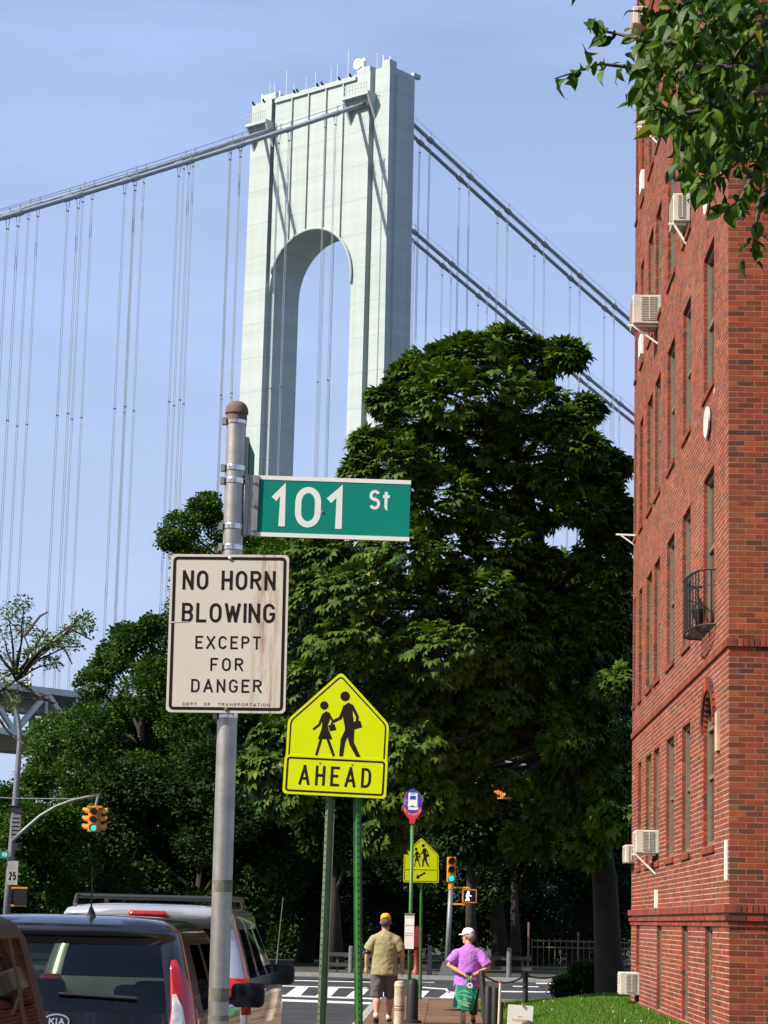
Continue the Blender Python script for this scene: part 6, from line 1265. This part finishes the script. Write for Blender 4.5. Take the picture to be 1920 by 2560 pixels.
# ------------------------------------------------------------------ branches of a street tree hanging in from the right
YN = 11.2
base = np.array((3.9, 12.6, .05)); nt_ = thing('street_tree', 'leafy branches of a street tree hanging in front of the brick building', 'tree', base); b = MB()
crown0 = np.array((3.3, 12.2, 5.2)); smooth_by_angle(b.tube([base, (3.85, 12.6, 1.5), (3.75, 12.5, 3.2), crown0, (3.0, 12.0, 7.0), (2.8, 11.8, 8.5)], [.2, .15, .135, .115, .09, .04], 12).build('trunk', M['bark'], nt_), 60)
tws = [[(2300, 60), (2050, -10), (1850, 40), (1700, 110), (1590, 95), (1520, 80), (1468, 60)], [(2300, 160), (2050, 130), (1850, 170), (1700, 165), (1590, 170), (1500, 160), (1388, 196)], [(2300, 260), (2050, 230), (1900, 230), (1780, 270), (1690, 290), (1640, 270), (1610, 240)], [(2300, 340), (2050, 320), (1930, 350), (1892, 352), (1850, 400), (1780, 455), (1740, 480)], [(2300, 400), (2050, 380), (1905, 370), (1880, 440), (1850, 500), (1795, 540)], [(2300, 420), (2050, 420), (1930, 450), (1895, 520), (1885, 590), (1882, 640)], [(2250, -150), (1950, -120), (1780, -20), (1690, 20), (1600, 40)], [(2250, 80), (1950, 60), (1830, 230), (1760, 330), (1715, 400)], [(2250, -40), (1990, -20), (1880, 90), (1800, 190), (1740, 240)]]
Pn, Dn, Un, Sn = [], [], [], []
for i, tw_ in enumerate(tws):
    dy = rng.uniform(-.5, .6); pts = [crown0+np.array((0, 0, .25*i-.8))]+[PY(x, y, YN+dy+.5*math.sin(j*1.7+i)*(.5 if j > 1 else 1)) for j, (x, y) in enumerate(tw_)]; nn = len(pts)
    MB().tube(pts, [.026*(1-.93*j/(nn-1))+.002 for j in range(nn)], 7).build('branch', M['twig'], nt_, smooth=True)
    seg = [(pts[j], pts[j+1]) for j in range(0, nn-1)]
    for A_, B_ in seg:
        L_ = np.linalg.norm(B_-A_)
        for s in np.arange(0, 1, .030/max(L_, .03)):
            p = A_*(1-s)+B_*s; d = (B_-A_)/L_*.45+rng.normal(0, .55, 3); d[2] -= .75; off = rng.normal(0, .022, 3)*np.array((1, 1.6, 1)); Pn.append(p+off); Dn.append(d); u_ = rng.normal(0, .55, 3); u_[1] -= .75; u_[0] -= .25; u_[2] += .35; Un.append(u_); Sn.append(.092*(.5+.8*rng.random()))
poly = [(1575, 120), (1640, 40), (1720, -10), (1930, -10), (1930, 420), (1860, 330), (1790, 420), (1745, 480), (1690, 420), (1700, 310), (1640, 330), (1600, 280), (1580, 200)]
def inside(x, y):
    c = False
    for (x0, y0), (x1, y1) in zip(poly, poly[1:]+poly[:1]):
        if (y0 > y) != (y1 > y) and x < (x1-x0)*(y-y0)/(y1-y0)+x0: c = not c
    return c
k = 0
while k < 1150:
    x, y = rng.uniform(1560, 1930), rng.uniform(-10, 490)
    if x < 1700 and rng.random() < .45: continue
    if not inside(x, y): continue
    p = PY(x, y, YN+rng.uniform(-.7, 1.9)); d = rng.normal(0, .5, 3); d[2] -= .9; d[0] -= .2; u_ = rng.normal(0, .55, 3); u_[1] -= .6; u_[2] += .45; u_[0] -= .2; Pn.append(p); Dn.append(d); Un.append(u_); Sn.append(.105*(.5+.8*rng.random())); k += 1
for _ in range(900):                                       # the rest of the crown, out of the picture to the right and above
    v = rng.normal(size=3); v /= np.linalg.norm(v); p = np.array((3.9, 12.3, 6.6))+v*np.array((1.5, 1.6, 1.8))*rng.uniform(.5, 1)
    q = p-CAM; zc = q@FW; px = 960+F_PX*(q@RT)/zc; py = 1280-F_PX*(q@UP)/zc
    if px < 1960 and py > -60: continue
    Pn.append(p); Dn.append(v+np.array((0, 0, -.7))); Un.append(v*.5+np.array((0, 0, 1.))); Sn.append(.13)
k = 0
while k < 900:                                            # unseen leaves added above the frame to shade the hanging part
    x, y = rng.uniform(1430, 2300), rng.uniform(-900, -30)
    if y > -60-(x-1430)*.05 and x < 1600: continue
    p = PY(x, y, YN+rng.uniform(-1.8, 1.2)); d = rng.normal(0, .5, 3); d[2] -= .7; u_ = rng.normal(0, .4, 3); u_[2] += 1.0; u_[0] -= .4; u_[1] -= .3; Pn.append(p); Dn.append(d); Un.append(u_); Sn.append(.14*(.7+.5*rng.random())); k += 1
Pn, Dn, Un, Sn = np.array(Pn), np.array(Dn), np.array(Un), np.array(Sn)
q = Pn-CAM; zc = q@FW; px = 960+F_PX*(q@RT)/zc; py = 1280-F_PX*(q@UP)/zc; vis_ = (px < 1920) & (py > 0) & (px > 1300); order = np.argsort(np.where(vis_, Pn[:, 1], 1e3)-3*Sn)[:300]; mask = np.ones(len(Pn), bool); mask[order] = False
V, Fc = place(OVA[0], OVA[1], Pn[mask], Dn[mask], Un[mask], Sn[mask]); o = link(bpy.data.objects.new('crown', mesh_np('crown', V-base, Fc, M['leaf_near'])), nt_); o['kind'] = 'stuff'
for j, (fo, ti, wd) in enumerate(((.32, .24, 1.0), (.12, .5, .82), (.55, .05, 1.12), (.25, -.12, .9))):
    q = ovate(fo, ti); q[0][:, 0] *= wd; leaf_objs(mesh_np('leaf', q[0], q[1], M['leaf_near']), nt_, Pn, Dn, Un, Sn, order[j::4])

# ------------------------------------------------------------------ undergrowth at the back of the park
C, r_ = [], []
for px, Y, w_, h_ in [(200, 100, 2.6, 3.4), (420, 104, 2.8, 3.6), (640, 98, 2.6, 3.4), (720, 101, 2.4, 3.6), (830, 103, 2.7, 3.8), (1000, 99, 2.5, 3.4), (1150, 105, 2.8, 3.6), (1300, 98, 2.4, 3.3), (1450, 103, 2.8, 3.8), (1600, 99, 2.6, 3.5), (40, 98, 2.6, 3.0), (-120, 100, 2.8, 3.2), (560, 102, 2.4, 3.6)]:
    c = PY(px, 2350, Y)
    for _ in range(14): C.append((c[0]+rng.normal(0, w_*.5), Y+rng.normal(0, .7), rng.uniform(.4, h_))); r_.append(rng.uniform(.7, 1.15))
C = np.array(C); rad = np.repeat(np.array(r_)[:, None], 3, 1); n = 24000; P, v, k = clump_points(C, rad, n, .1); d = v+rng.normal(0, .5, (n, 3)); up = v*.5+rng.normal(0, .35, (n, 3)); up[:, 2] += .8
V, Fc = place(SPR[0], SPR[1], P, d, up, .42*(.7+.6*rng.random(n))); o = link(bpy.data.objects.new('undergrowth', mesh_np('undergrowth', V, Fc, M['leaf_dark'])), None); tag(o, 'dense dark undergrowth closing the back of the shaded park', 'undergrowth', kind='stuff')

# ------------------------------------------------------------------ street trees behind the viewer, seen only in the car windows
for x, y, h_, lb in ((-1.2, -9, 10.5, 'leafy street tree seen only as a dark reflection in the hatchback rear window'), (-13.5, -6, 11, 'leafy street tree across the street seen only reflected in car paint'), (-8.5, -26, 14, 'tall leafy tree down the street seen only reflected in car glass')):
    C = np.array([(x+rng.normal(0, 1.7), y+rng.normal(0, 1.7), h_*rng.uniform(.42, 1.0)) for _ in range(34)]); tree('street_tree', lb, np.array((x, y, -.05)), [(x, y, h_*.3), (x+.2, y, h_*.65)], .22, C, rng.uniform(.9, 1.5, 34), 2600, M['leaf_dark'], .6, group='street trees behind the viewer', shell=.3)
